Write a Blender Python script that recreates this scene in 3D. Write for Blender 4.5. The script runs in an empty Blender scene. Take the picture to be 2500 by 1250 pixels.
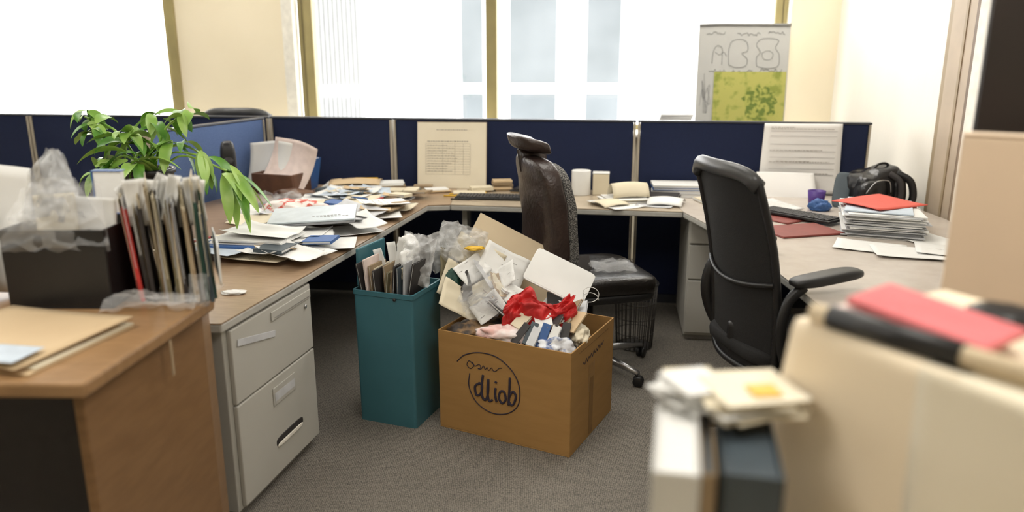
import bpy, bmesh, math, random
from mathutils import Vector, Matrix, noise, Euler
random.seed(7)
S = bpy.context.scene
COL = S.collection
pi = math.pi
rad = math.radians

# ------------------------------------------------------------------ materials
MATS = {}
def mat(name, col, rough=.6, metal=0, col2=None, scale=20, stretch=(1,1,1), bump=0, bscale=200, alpha=1, detail=3, lo=.35, hi=.65, sheen=0):
    if name in MATS: return MATS[name]
    m = bpy.data.materials.new(name); m.use_nodes = True
    nt = m.node_tree; b = nt.nodes['Principled BSDF']
    b.inputs['Base Color'].default_value = (*col,1)
    b.inputs['Roughness'].default_value = rough
    b.inputs['Metallic'].default_value = metal
    b.inputs['Alpha'].default_value = alpha
    tc = nt.nodes.new('ShaderNodeTexCoord')
    mp = nt.nodes.new('ShaderNodeMapping'); mp.inputs['Scale'].default_value = stretch
    nt.links.new(tc.outputs['Object'], mp.inputs['Vector'])
    if col2 is None:
        col2 = tuple(c*.88 for c in col)
    n = nt.nodes.new('ShaderNodeTexNoise'); n.inputs['Scale'].default_value = scale; n.inputs['Detail'].default_value = detail
    nt.links.new(mp.outputs[0], n.inputs['Vector'])
    r = nt.nodes.new('ShaderNodeValToRGB')
    r.color_ramp.elements[0].position = lo; r.color_ramp.elements[1].position = hi
    r.color_ramp.elements[0].color = (*col2,1); r.color_ramp.elements[1].color = (*col,1)
    nt.links.new(n.outputs['Fac'], r.inputs[0]); nt.links.new(r.outputs[0], b.inputs['Base Color'])
    if bump:
        n2 = nt.nodes.new('ShaderNodeTexNoise'); n2.inputs['Scale'].default_value = bscale; n2.inputs['Detail'].default_value = 2
        nt.links.new(mp.outputs[0], n2.inputs['Vector'])
        bp = nt.nodes.new('ShaderNodeBump'); bp.inputs['Strength'].default_value = bump; bp.inputs['Distance'].default_value = .01
        nt.links.new(n2.outputs['Fac'], bp.inputs['Height']); nt.links.new(bp.outputs[0], b.inputs['Normal'])
    MATS[name] = m
    return m

M_wall   = mat('wall_cream', (.88,.79,.60), .8, scale=2, col2=(.85,.76,.57), bump=.05)
M_wallw  = mat('wall_white', (.90,.87,.80), .8, scale=3, col2=(.86,.83,.76), bump=.08, bscale=60, stretch=(1,1,.3))
M_ceil   = mat('ceiling_white', (.85,.84,.8), .9)
M_trimw  = mat('jamb_white', (.90,.87,.78), .6)
M_olive  = mat('frame_olive', (.36,.30,.13), .5, col2=(.30,.25,.11), scale=4)
M_trimt  = mat('trim_tan', (.36,.28,.18), .5, scale=6)
M_trimb  = mat('trim_brown', (.19,.13,.085), .5, scale=6)
M_trimp  = mat('trim_pale', (.50,.41,.31), .55, scale=6)
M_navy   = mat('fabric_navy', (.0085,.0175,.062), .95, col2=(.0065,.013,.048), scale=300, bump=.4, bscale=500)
M_navylit   = mat('fabric_navy_lit', (.11,.175,.36), .95, col2=(.085,.14,.30), scale=250, bump=.4, bscale=500)  # navy fabric with the falling light put into the colour as paler blue
M_cap    = mat('cap_dark', (.06,.065,.08), .4, metal=.4)
M_post   = mat('post_beige', (.46,.41,.33), .45, metal=.2)
M_lam    = mat('laminate_tan', (.36,.25,.16), .30, col2=(.28,.19,.115), scale=9, stretch=(2,14,2), detail=6)
M_lam2   = mat('laminate_beige', (.46,.38,.28), .28, col2=(.40,.33,.24), scale=12, detail=5)
M_lam3   = mat('laminate_pale', (.58,.52,.46), .26, col2=(.54,.48,.42), scale=12, detail=5)
M_edge   = mat('edge_grey', (.48,.47,.43), .45)
M_cab    = mat('cabinet_grey', (.49,.48,.435), .5, col2=(.46,.45,.41), scale=3, bump=.03, bscale=300)
M_cabd   = mat('cabinet_dark_grey', (.27,.26,.235), .6)  # darker grey for plinths, pedestal handles and the pull groove
M_wood   = mat('wood_brown', (.235,.130,.056), .42, col2=(.195,.105,.044), scale=5, stretch=(2,2,10), detail=3)
M_woodt  = mat('wood_top', (.34,.20,.095), .34, col2=(.285,.165,.076), scale=5, stretch=(2,10,2), detail=3)
M_card   = mat('cardboard', (.37,.205,.064), .8, col2=(.34,.187,.057), scale=6, bump=.06, bscale=120, stretch=(1,1,6))
M_cardd  = mat('cardboard_dark', (.20,.11,.04), .8)
M_cardl  = mat('cardboard_light', (.62,.51,.35), .85, col2=(.58,.47,.32), scale=5)
M_tanbox = mat('pale_tan_board', (.84,.72,.54), .8, col2=(.79,.67,.50), scale=3)
M_teal   = mat('plastic_teal', (.045,.150,.185), .42, col2=(.040,.136,.168), scale=4)
M_black  = mat('plastic_black', (.012,.012,.013), .42)
M_blackm = mat('mesh_black', (.012,.011,.011), .85, col2=(.005,.005,.005), scale=400, bump=.4, bscale=500)
M_brownl = mat('leather_brown', (.040,.025,.021), .34, col2=(.027,.017,.014), scale=14, bump=.3, bscale=60)
M_blackl = mat('leather_black', (.012,.010,.009), .30, scale=14, bump=.25, bscale=60)
M_nylon  = mat('nylon_black', (.010,.010,.012), .28, scale=14, bump=.6, bscale=22)
M_boucle = mat('fabric_speckled', (.26,.25,.23), .95, col2=(.03,.03,.03), scale=220, lo=.45, hi=.6, bump=.3)
M_chrome = mat('metal_grey', (.45,.45,.46), .3, metal=.9)
M_white  = mat('paper_white', (.79,.79,.77), .75, col2=(.73,.73,.71), scale=5)
M_docw   = mat('paper_bright', (.93,.92,.90), .75, col2=(.90,.89,.87), scale=5)
M_board  = mat('chart_paper_shaded', (.50,.50,.48), .7, col2=(.47,.47,.45), scale=4)  # white paper greyed: its backlit shade is put into the colour
M_cream  = mat('paper_cream', (.70,.63,.48), .8, col2=(.66,.59,.44), scale=4)
M_form   = mat('paper_form', (.80,.73,.58), .8, col2=(.76,.69,.54), scale=4)
M_greyp  = mat('paper_grey', (.56,.57,.59), .7)
M_bluep  = mat('paper_paleblue', (.55,.63,.72), .7)
M_manila = mat('manila', (.62,.47,.29), .75, col2=(.58,.43,.26), scale=4)
M_tan    = mat('folder_tan', (.34,.25,.15), .75)
M_red    = mat('folder_red', (.50,.035,.03), .5)
M_coral  = mat('folder_coral', (.72,.10,.07), .55, col2=(.68,.09,.06))
M_pink   = mat('folder_pink', (.70,.17,.18), .6)
M_maroon = mat('folder_maroon', (.25,.05,.04), .5)
M_pinkp  = mat('paper_pinkish', (.78,.65,.60), .8)
M_olivef = mat('folder_olive', (.18,.155,.085), .7)
M_green  = mat('folder_green', (.018,.07,.052), .6)
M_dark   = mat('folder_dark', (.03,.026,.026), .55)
M_blues  = mat('folder_blue', (.04,.12,.34), .5)
M_slate  = mat('binder_slate', (.05,.07,.085), .5)
M_purple = mat('plastic_purple', (.09,.04,.26), .45)
M_yellow = mat('plastic_yellow', (.75,.46,.03), .45)
M_orange = mat('plastic_orange', (.75,.20,.02), .45)
M_ink    = mat('ink_dark', (.030,.022,.04), .8)
M_inkg   = mat('ink_grey', (.20,.19,.18), .8)
M_inkl   = mat('ink_light', (.34,.31,.27), .8)
M_film   = mat('plastic_film', (.88,.89,.90), .08, alpha=.13, bump=1.0, bscale=9)
M_bag    = mat('bag_translucent', (.86,.87,.87), .18, alpha=.32, bump=1.0, bscale=10)
M_leaf   = mat('leaf_green', (.13,.32,.035), .38, col2=(.06,.20,.02), scale=9)
M_leafl  = mat('leaf_light', (.36,.54,.13), .38, col2=(.20,.40,.06), scale=9)
M_soil   = mat('soil', (.03,.02,.012), .95, bump=.5)
M_redcl  = mat('cloth_red', (.60,.018,.018), .6, col2=(.38,.010,.010), scale=12)
M_flower = mat('cloth_mixed', (.80,.72,.68), .7, col2=(.60,.10,.07), scale=22, lo=.42, hi=.5)
M_bluecl = mat('cloth_bluewhite', (.74,.76,.80), .7, col2=(.12,.17,.34), scale=18, lo=.42, hi=.52)
M_pinkcl = mat('cloth_pinkwhite', (.84,.76,.74), .7, col2=(.72,.42,.38), scale=12, lo=.35, hi=.55)
M_browncl= mat('cloth_brown', (.26,.16,.08), .6, col2=(.04,.03,.025), scale=14, lo=.4, hi=.55)
M_satch  = mat('leather_tan_brown',(.15,.07,.04),.5,col2=(.10,.048,.03),scale=12)
M_pouch  = mat('leather_pouch',(.15,.075,.04),.45,col2=(.08,.035,.02),scale=14)
M_tallc  = mat('cabinet_darkbrown', (.016,.008,.006), .5, col2=(.012,.007,.005), scale=4)
M_panelb = mat('panel_beige', (.72,.575,.43), .85, col2=(.69,.55,.41), scale=5)
M_ext    = mat('facade_white', (.95,.95,.95), .9, scale=.3, col2=(.90,.91,.92))
M_extg   = mat('facade_glass', (.098,.110,.116), .8, scale=.5, col2=(.070,.081,.086))
M_extf   = mat('facade_fin', (.075,.08,.076), .8)
M_extp   = mat('facade_pale', (.10,.10,.105), .8)

def carpet():
    m = bpy.data.materials.new('carpet_loop'); m.use_nodes=True; nt=m.node_tree; b=nt.nodes['Principled BSDF']
    b.inputs['Roughness'].default_value=.95
    tc=nt.nodes.new('ShaderNodeTexCoord')
    v=nt.nodes.new('ShaderNodeTexVoronoi'); v.inputs['Scale'].default_value=140; v.inputs['Randomness'].default_value=.35
    nt.links.new(tc.outputs['Object'],v.inputs['Vector'])
    r=nt.nodes.new('ShaderNodeValToRGB')
    r.color_ramp.elements[0].position=.1; r.color_ramp.elements[0].color=(.37,.335,.28,1)
    r.color_ramp.elements[1].position=.72; r.color_ramp.elements[1].color=(.072,.067,.060,1)
    nt.links.new(v.outputs['Distance'],r.inputs[0])
    n=nt.nodes.new('ShaderNodeTexNoise'); n.inputs['Scale'].default_value=3; n.inputs['Detail'].default_value=4
    nt.links.new(tc.outputs['Object'],n.inputs['Vector'])
    mx=nt.nodes.new('ShaderNodeMixRGB'); mx.blend_type='MULTIPLY'; mx.inputs[0].default_value=.25
    nt.links.new(r.outputs[0],mx.inputs[1]); nt.links.new(n.outputs['Fac'],mx.inputs[2])
    nt.links.new(mx.outputs[0],b.inputs['Base Color'])
    bp=nt.nodes.new('ShaderNodeBump'); bp.inputs['Strength'].default_value=.7; bp.inputs['Distance'].default_value=.006; bp.invert=True
    nt.links.new(v.outputs['Distance'],bp.inputs['Height']); nt.links.new(bp.outputs[0],b.inputs['Normal'])
    return m
M_carpet=carpet()
def glassmat():
    m=bpy.data.materials.new('window_glass'); m.use_nodes=True; nt=m.node_tree
    for n in list(nt.nodes): nt.nodes.remove(n)
    o=nt.nodes.new('ShaderNodeOutputMaterial'); t=nt.nodes.new('ShaderNodeBsdfTransparent'); g=nt.nodes.new('ShaderNodeBsdfGlossy')
    g.inputs['Roughness'].default_value=.03
    x=nt.nodes.new('ShaderNodeMixShader'); x.inputs[0].default_value=.04
    nt.links.new(t.outputs[0],x.inputs[1]); nt.links.new(g.outputs[0],x.inputs[2]); nt.links.new(x.outputs[0],o.inputs[0])
    return m
M_glass=glassmat()

# ------------------------------------------------------------------ mesh builder
def spow(v,e): return math.copysign(abs(v)**e, v)
def smooth_pts(pts, n=6, closed=False):
    P=[Vector(p) for p in pts]; out=[]
    N=len(P); segs = N if closed else N-1
    for i in range(segs):
        if closed: p0,p1,p2,p3=P[(i-1)%N],P[i],P[(i+1)%N],P[(i+2)%N]
        else: p0,p1,p2,p3=P[max(i-1,0)],P[i],P[i+1],P[min(i+2,N-1)]
        for k in range(n):
            t=k/n
            out.append(.5*((2*p1)+(p2-p0)*t+(2*p0-5*p1+4*p2-p3)*t*t+(3*p1-p0-3*p2+p3)*t**3))
    if not closed: out.append(P[-1])
    return out
class MB:
    def __init__(s): s.v=[]; s.f=[]; s.m=[]; s.sm=[]
    def add(s,vs,fs,m=0,M=None,smooth=False):
        o=len(s.v)
        for v in vs:
            v=Vector(v)
            s.v.append(M@v if M else v)
        for f in fs:
            s.f.append([i+o for i in f]); s.m.append(m); s.sm.append(smooth)
        return s
    def box(s,x0,x1,y0,y1,z0,z1,m=0,M=None):
        vs=[(x0,y0,z0),(x1,y0,z0),(x1,y1,z0),(x0,y1,z0),(x0,y0,z1),(x1,y0,z1),(x1,y1,z1),(x0,y1,z1)]
        return s.add(vs,[(0,3,2,1),(4,5,6,7),(0,1,5,4),(1,2,6,5),(2,3,7,6),(3,0,4,7)],m,M)
    def prism(s,poly,z0,z1,m=0,M=None):
        n=len(poly)
        a=sum(poly[i][0]*poly[(i+1)%n][1]-poly[(i+1)%n][0]*poly[i][1] for i in range(n))
        if a<0: poly=poly[::-1]
        vs=[(p[0],p[1],z0) for p in poly]+[(p[0],p[1],z1) for p in poly]
        fs=[tuple(range(n))[::-1],tuple(range(n,2*n))]+[(i,(i+1)%n,n+(i+1)%n,n+i) for i in range(n)]
        return s.add(vs,fs,m,M)
    def tube(s,pts,r,n=8,m=0,M=None,closed=False,flat=1.0):
        P=[Vector(p) for p in pts]; N=len(P); vs=[]; fs=[]
        up=Vector((0,0,1)); prev=None
        for i,p in enumerate(P):
            if closed: t=(P[(i+1)%N]-P[i-1])
            else: t=P[min(i+1,N-1)]-P[max(i-1,0)]
            if t.length<1e-9: t=Vector((0,0,1))
            t.normalize()
            if prev is None:
                a=t.cross(up)
                if a.length<.1: a=t.cross(Vector((1,0,0)))
            else:
                a=prev-t*prev.dot(t)
            a.normalize(); prev=a; b=t.cross(a)
            rr=r[i] if isinstance(r,(list,tuple)) else r
            for k in range(n):
                th=2*pi*k/n
                vs.append(p+a*math.cos(th)*rr+b*math.sin(th)*rr*flat)
        for i in range(N if closed else N-1):
            j=(i+1)%N
            for k in range(n):
                fs.append((i*n+k,i*n+(k+1)%n,j*n+(k+1)%n,j*n+k))
        if not closed:
            fs.append(tuple(range(n))[::-1]); fs.append(tuple(range((N-1)*n,N*n)))
        return s.add(vs,fs,m,M,True)
    def lathe(s,prof,n=24,m=0,M=None):
        vs=[];fs=[]
        for (r,z) in prof:
            for k in range(n):
                th=2*pi*k/n; vs.append((r*math.cos(th),r*math.sin(th),z))
        for i in range(len(prof)-1):
            for k in range(n):
                fs.append((i*n+k,i*n+(k+1)%n,(i+1)*n+(k+1)%n,(i+1)*n+k))
        return s.add(vs,fs,m,M,True)
    def cushion(s,c,sz,e=.4,nu=28,nv=16,m=0,M=None,warp=None):
        vs=[];fs=[]
        for i in range(nv+1):
            la=-pi/2+pi*i/nv
            for k in range(nu):
                lo=2*pi*k/nu
                x=sz[0]*spow(math.cos(la),e)*spow(math.cos(lo),e)
                y=sz[1]*spow(math.cos(la),e)*spow(math.sin(lo),e)
                z=sz[2]*spow(math.sin(la),e)
                p=Vector((x,y,z))
                if warp: p=Vector(warp(p))
                vs.append(p+Vector(c))
        for i in range(nv):
            for k in range(nu):
                fs.append((i*nu+k,i*nu+(k+1)%nu,(i+1)*nu+(k+1)%nu,(i+1)*nu+k))
        return s.add(vs,fs,m,M,True)
    def grid(s,fn,nu,nv,m=0,M=None):
        vs=[fn(i/nu,j/nv) for j in range(nv+1) for i in range(nu+1)]
        fs=[(j*(nu+1)+i,j*(nu+1)+i+1,(j+1)*(nu+1)+i+1,(j+1)*(nu+1)+i) for j in range(nv) for i in range(nu)]
        return s.add(vs,fs,m,M,True)
    def obj(s,name,mats,parent=None,loc=(0,0,0),rot=(0,0,0),bevel=0,solid=0,sub=0,label=None,cat=None,group=None,kind=None,offset=0):
        me=bpy.data.meshes.new(name)
        me.from_pydata([tuple(v) for v in s.v],[],s.f)
        if not isinstance(mats,(list,tuple)): mats=[mats]
        for mm in mats: me.materials.append(mm)
        for p,mi,sm in zip(me.polygons,s.m,s.sm): p.material_index=mi; p.use_smooth=sm
        me.validate(); me.update()
        ob=bpy.data.objects.new(name,me); COL.objects.link(ob)
        ob.location=loc; ob.rotation_euler=rot
        if parent: ob.parent=parent
        if solid:
            md=ob.modifiers.new('s','SOLIDIFY'); md.thickness=solid; md.offset=offset
        if bevel:
            md=ob.modifiers.new('b','BEVEL'); md.width=bevel; md.segments=2; md.limit_method='ANGLE'
        if sub:
            md=ob.modifiers.new('u','SUBSURF'); md.levels=sub; md.render_levels=sub
        if label: ob['label']=label
        if cat: ob['category']=cat
        if group: ob['group']=group
        if kind: ob['kind']=kind
        return ob
def root(name,label,cat,loc=(0,0,0),rz=0,group=None,rot=None):
    e=bpy.data.objects.new(name,None); COL.objects.link(e); e.empty_display_size=.05
    e.location=loc; e.rotation_euler=rot if rot else (0,0,rz)
    e['label']=label; e['category']=cat
    if group: e['group']=group
    return e
def T(x=0,y=0,z=0,rx=0,ry=0,rz=0): return Matrix.Translation((x,y,z))@Euler((rx,ry,rz)).to_matrix().to_4x4()

# ------------------------------------------------------------------ room shell
WR=-rad(7.4)
MB().box(-6.3,2.7,-1.6,6.9,-.1,0).obj('floor',M_carpet,kind='structure')
MB().box(-6.3,2.7,-1.6,6.9,2.8,2.9).obj('ceiling',M_ceil,kind='structure')
wb=MB()
wb.box(-6.6,2.55,0,.25,0,1.0); wb.box(-6.6,2.55,0,.25,2.5,2.8)
wb.box(-2.80,-1.84,0,.25,1.0,2.5); wb.box(2.06,2.55,0,.25,1.0,2.5); wb.box(-6.6,-6.2,0,.25,1.0,2.5)
wb.obj('wall_back',M_wall,loc=(0,6.2,0),rot=(0,0,WR),kind='structure')
MB().box(2.38,2.5,-1.5,6.0,0,2.8).obj('wall_right',M_wallw,kind='structure')
MB().box(-6.2,-6.1,-1.5,6.98,0,2.8).obj('wall_left',M_wall,kind='structure')
MB().box(-6.1,2.38,-1.6,-1.5,0,2.8).obj('wall_front',M_wall,kind='structure')
def window(name,s0,s1,mulls,jl=.0):
    f=MB(); y0,y1=.10,.18
    f.box(s0+jl,s0+jl+.12,y0,y1,1.02,2.5); f.box(s1-.10,s1,y0,y1,1.02,2.5)
    f.box(s0+jl+.12,s1-.10,y0,y1,1.02,1.06); f.box(s0+jl+.12,s1-.10,y0,y1,2.44,2.5)
    for q in mulls: f.box(q-.045,q+.045,y0-.02,y1,1.06,2.44)
    w=f.obj(name,M_olive,loc=(0,6.2,0),rot=(0,0,WR),bevel=.006,kind='structure')
    g=MB(); g.box(s0+jl+.035,s0+jl+.045,y0-.006,y0,1.03,2.49); g.box(s1-.05,s1-.042,y0-.006,y0,1.03,2.49)
    g.obj('frame_groove',mat('frame_line',(.16,.13,.06),.6),parent=w)
    p=MB(); p.box(s0+jl+.12,s1-.10,.135,.141,1.06,2.44)
    p.obj('window_pane',M_glass,parent=w)
    j=MB(); j.box(s0,s0+max(.012,jl),-.005,.10,1.02,2.5); j.box(s1-.012,s1,-.005,.10,1.02,2.5)
    j.obj('window_jamb',M_trimw,parent=w)
window('window_1',-6.2,-2.80,[]); window('window_2',-1.84,2.06,[-.175],.09)
MB().box(-2.80,-2.735,-.03,.10,1.02,2.5).obj('trim_7',M_olive,loc=(0,6.2,0),rot=(0,0,WR),bevel=.004,kind='structure')
MB().box(-6.1,2.36,-.22,.10,.995,1.02).obj('trim_1',M_trimw,loc=(0,6.2,0),rot=(0,0,WR),bevel=.006,kind='structure')
MB().box(2.345,2.38,4.30,4.36,0,2.8).obj('trim_2',M_trimt,kind='structure',bevel=.004)
MB().box(2.33,2.38,4.06,4.298,0,2.8).obj('trim_3',M_trimp,kind='structure',bevel=.004)
MB().box(2.31,2.38,4.0,4.05,0,2.8).obj('trim_4',M_trimb,kind='structure',bevel=.004)
MB().box(2.29,2.38,3.75,3.99,0,2.8).obj('trim_5',M_trimw,kind='structure',bevel=.004)
MB().box(2.325,2.33,4.15,4.17,0,2.8).obj('trim_6',M_trimt,kind='structure')

# exterior buildings
r=root('office_building','white office building facade with pale glass bays','building',(0,22,0))
MB().box(-6,22,0,6,-14,14).obj('facade',M_ext,parent=r)
g=MB()
for (a,b) in [(-1.4,-.78),(-.08,1.23),(2.02,2.97),(9.5,11)]:
    for (c,d) in [(-6,.55),(.80,7),(7.4,12)]: g.box(a,b,-.05,0,c,d)
g.obj('window_bay',M_extg,parent=r)
g=MB()
g.box(4.12,4.17,-.05,0,-6,12); g.box(4.17,6.1,-.05,0,.6,.64)
for i in range(22): g.box(-3.7+i*.1,-3.68+i*.1,-.05,0,-2,.75)
g.box(-3.7,-1.5,-.06,0,.75,.80)
g.obj('railing_line',M_extp,parent=r)
g=MB()
for i in range(11):
    x=-5.35+i*.122
    g.box(x,x+.05,-.12,0,-5,.48); g.box(x,x+.05,-.12,0,.72,8)
g.obj('fin_screen',M_extf,parent=r)
r=root('distant_building','pale distant building with roof equipment','building',(-15,30,0))
MB().box(-8,7,0,5,-14,.35).obj('facade',M_ext,parent=r)
g=MB()
g.box(-2.1,-1.3,-.1,0,1.55,2.0).box(-3.2,-.6,-.1,0,1.35,1.40).box(-6.2,-5.9,-.1,0,-.2,2.3).box(-6.2,-5.2,-.1,0,.2,.35).box(-5.9,-5.6,-.1,0,-.3,.9)
g.obj('roof_equipment',mat('facade_faint',(.125,.125,.13),.8),parent=r)

# ------------------------------------------------------------------ partitions
def partition(x0,y0,x1,y1,h=1.195,fab=M_navy,label='navy fabric cubicle partition with pale metal posts'):
    L=math.hypot(x1-x0,y1-y0); a=math.atan2(y1-y0,x1-x0)
    r=root('cubicle_partition',label,'partition',(x0,y0,0),a,group='cubicle partitions')
    MB().box(.018,L-.018,-.022,.022,.06,h-.014).obj('fabric_panel',fab,parent=r,bevel=.004)
    MB().box(.0,L,-.026,.026,h-.013,h).obj('top_cap',M_cap,parent=r,bevel=.003)
    MB().box(.003,.016,-.028,.028,0,h-.014).obj('post',M_post,parent=r,bevel=.003)
    MB().box(L-.016,L-.003,-.028,.028,0,h-.014).obj('post',M_post,parent=r,bevel=.003)
    MB().box(.018,L-.018,-.02,.02,0,.058).obj('kick_plate',M_cap,parent=r)
pl=lambda x:(x,5.07-.13*x)
xs=[-4.95,-3.36,-1.62,-.78,.79,2.19]
for i in range(5):
    a=pl(xs[i]); b=pl(xs[i+1]); partition(a[0]+.004,a[1],b[0]-.004,b[1])
partition(-1.66,5.21,-1.98,4.22,fab=M_navylit,label='navy fabric side partition of the cubicle, light painted in as paler blue')

# ------------------------------------------------------------------ desks
def desk(name,label,poly,zt,m,th=.035,em=M_edge):
    r=root(name,label,'desk')
    MB().prism(poly,zt-.004,zt).obj('laminate_surface',m,parent=r)
    MB().prism(poly,zt-th,zt-.0042).obj('worktop_edge',em,parent=r,bevel=.006)
    return r
LD=[(-.947,2.396),(-.489,4.44),(-.36,4.46),(-.36,5.06),(-1.60,5.22),(-1.90,4.2),(-2.0,3.9),(-2.0,2.42)]
d=desk('desk','L-shaped tan laminate desk with a grey edge, covered in clutter',LD,.75,M_lam)
MB().box(-1.98,-1.95,2.5,3.8,0,.714).obj('end_panel',M_cab,parent=d)
BD=[(-.358,4.462),(.95,4.25),(.95,4.90),(-.358,5.065)]
d=desk('desk','beige laminate desk running below the navy partitions',BD,.75,M_lam2)
MB().box(-.30,-.27,4.6,5.0,0,.714).obj('end_panel',M_cab,parent=d)
RD=[(.953,4.25),(1.06,3.6),(1.08,2.3),(2.30,2.3),(2.30,4.70),(.953,4.90)]
d=desk('desk','pale laminate corner desk standing beside the white wall',RD,.75,M_lam3)
MB().box(1.35,2.2,2.32,2.35,0,.714).obj('end_panel',M_cab,parent=d)

def cab_left():
    a=math.atan2(4.44-2.396,-.489+.947)
    r=root('file_cabinet','warm grey metal file cabinet with two drawers below the desk','cabinet',(-.962,2.43,0),a)
    L=.60; D=.52
    MB().box(0,L,.0,D,.03,.712).obj('body',M_cab,parent=r,bevel=.004)
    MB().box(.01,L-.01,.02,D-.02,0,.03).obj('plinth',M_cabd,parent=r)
    def drawer(z0,z1):
        f=MB(); f.box(.022,L-.008,-.018,-.0005,z0,z1)
        return f.obj('drawer',M_cab,parent=r,bevel=.004)
    d1=drawer(.435,.705); d2=drawer(.045,.428)
    MB().box(.28,.585,-.0225,-.0185,.650,.685).obj('pull_rail',M_cab,parent=d1,bevel=.002)
    MB().box(.30,.575,-.0235,-.0228,.656,.660).obj('pull_groove',M_cabd,parent=d1)
    MB().box(-.125,.125,-.002,.0,-.012,.012,M=T(.175,-.0205,.625,ry=rad(12))).obj('label_strip',M_greyp,parent=d1,bevel=.001)
    MB().lathe([(0,0),(.008,0),(.008,.005),(.004,.006),(0,.006)],16,M=T(.540,-.0187,.625,rx=pi/2)).obj('lock',M_chrome,parent=d1)
    MB().box(.25,.42,-.0215,-.0185,.325,.395).obj('label_holder',M_edge,parent=d2,bevel=.002)
    MB().box(.26,.41,-.0225,-.0217,.340,.372).obj('label_card',M_greyp,parent=d2)
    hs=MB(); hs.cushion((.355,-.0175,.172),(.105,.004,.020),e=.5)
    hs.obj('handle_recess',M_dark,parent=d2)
    hs=MB(); hs.cushion((.355,-.0195,.160),(.098,.004,.009),e=.5)
    hs.obj('handle',M_trimw,parent=d2)
cab_left()

def pedestal():
    r=root('drawer_pedestal','grey metal drawer pedestal below the beige desk','cabinet',(.985,4.22,0),WR)
    MB().box(0,.40,.02,.55,.03,.712).obj('body',M_cab,parent=r,bevel=.004)
    MB().box(.01,.39,.04,.53,0,.03).obj('plinth',M_cabd,parent=r)
    for (a,b) in [(.05,.36),(.37,.565),(.575,.70)]:
        dr=MB().box(.006,.394,0,.0195,a,b).obj('drawer',M_cab,parent=r,bevel=.004)
        MB().box(.12,.28,-.014,-.0005,b-.035,b-.02).obj('handle',M_cabd,parent=dr,bevel=.003)
pedestal()

def wood_table():
    r=root('wooden_table','brown wood table with a rounded edge and solid end panel','table')
    P=[(-.94,1.58),(-.885,2.2),(-.935,2.36),(-1.95,2.37),(-1.95,1.60)]
    MB().prism(P,.862,.90).obj('table_top',M_woodt,parent=r,bevel=.008)
    MB().prism([(-.975,1.63),(-.925,2.2),(-.955,2.33),(-.985,2.33),(-1.0,1.63)],0,.861).obj('end_panel',M_wood,parent=r,bevel=.004)
    MB().box(-1.93,-1.90,1.65,2.33,0,.861).obj('end_panel',M_wood,parent=r)
    MB().box(-1.89,-1.01,1.78,1.80,0,.861).obj('kneehole_shade',M_dark,parent=r)  # dark sheet added to stand for the shade in the kneehole
    MB().box(-.006,.006,-.001,.001,-.10,0).obj('hanging_tag',M_tan,parent=r,loc=(-.911,1.95,.862),rot=(0,0,rad(85)))
wood_table()

# ------------------------------------------------------------------ generic small things
CNT=[0]
def sheet(w,h,loc,rz=0,m=M_white,rx=0,ry=0,curl=.0,name='paper_sheet',label='loose white paper sheet on the desk',cat='paper',group='loose papers',th=.0008,lines=0,nz=.0):
    CNT[0]+=1; sd=CNT[0]*1.7
    mb=MB()
    def fn(u,v):
        x=(u-.5)*w; y=(v-.5)*h
        z=curl*((u-.5)**2*4)*.6+curl*max(0,(v-.6))**2*4
        z+=nz*noise.noise(Vector((u*3+sd,v*3,sd)))
        return (x,y,abs(z))
    mb.grid(fn,10,10)
    ob=mb.obj(name,m,loc=loc,rot=(rx,ry,rz),solid=th,offset=1,label=label,cat=cat,group=group)
    if lines:
        p=MB()
        for i in range(lines):
            y=h*.40-i*h*.8/lines
            x=-w*.42
            while x<w*.38*(1 if random.random()<.8 else .4):
                ww=random.uniform(.008,.03)
                hh=.0012
                u0=(x/w+.5); v0=y/h+.5
                z=fn(u0,v0)[2]+.0016
                z1=fn(min(1,(x+ww)/w+.5),v0)[2]+.0016
                p.add([(x,y-hh,z),(x+ww,y-hh,z1),(x+ww,y+hh,z1),(x,y+hh,z)],[(0,1,2,3)])
                x+=ww+.006
        p.obj('printed_text',M_inkg,parent=ob)
    return ob
def stack(w,h,ht,loc,rz=0,mats=(M_white,),layers=10,jit=.012,name='paper_stack',label='ragged stack of white papers',cat='papers',ang=.06):
    mb=MB(); z=0; dz=ht/layers
    for i in range(layers):
        a=random.uniform(-ang,ang)
        mb.box(-w/2,w/2,-h/2,h/2,z,z+dz*.82,m=random.randrange(len(mats)),M=T(random.uniform(-jit,jit),random.uniform(-jit,jit),0,rz=a))
        z+=dz
    return mb.obj(name,list(mats),loc=loc,rot=(0,0,rz),label=label,cat=cat)
def book(w,h,t,loc,rz=0,cover=M_blues,rx=0,ry=0,label='closed book with a coloured cover',name='book',cat='book',group=None):
    r=root(name,label,cat,loc,rot=(rx,ry,rz),group=group)
    c=MB(); c.box(-w/2,w/2,-h/2,h/2,0,.003); c.box(-w/2,w/2,-h/2,h/2,t-.003,t); c.box(-w/2,-w/2+.004,-h/2,h/2,.003,t-.003)
    c.obj('cover',cover,parent=r,bevel=.001)
    MB().box(-w/2+.005,w/2-.004,-h/2+.004,h/2-.004,.0032,t-.0032).obj('pages',M_white,parent=r)
    return r
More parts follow.
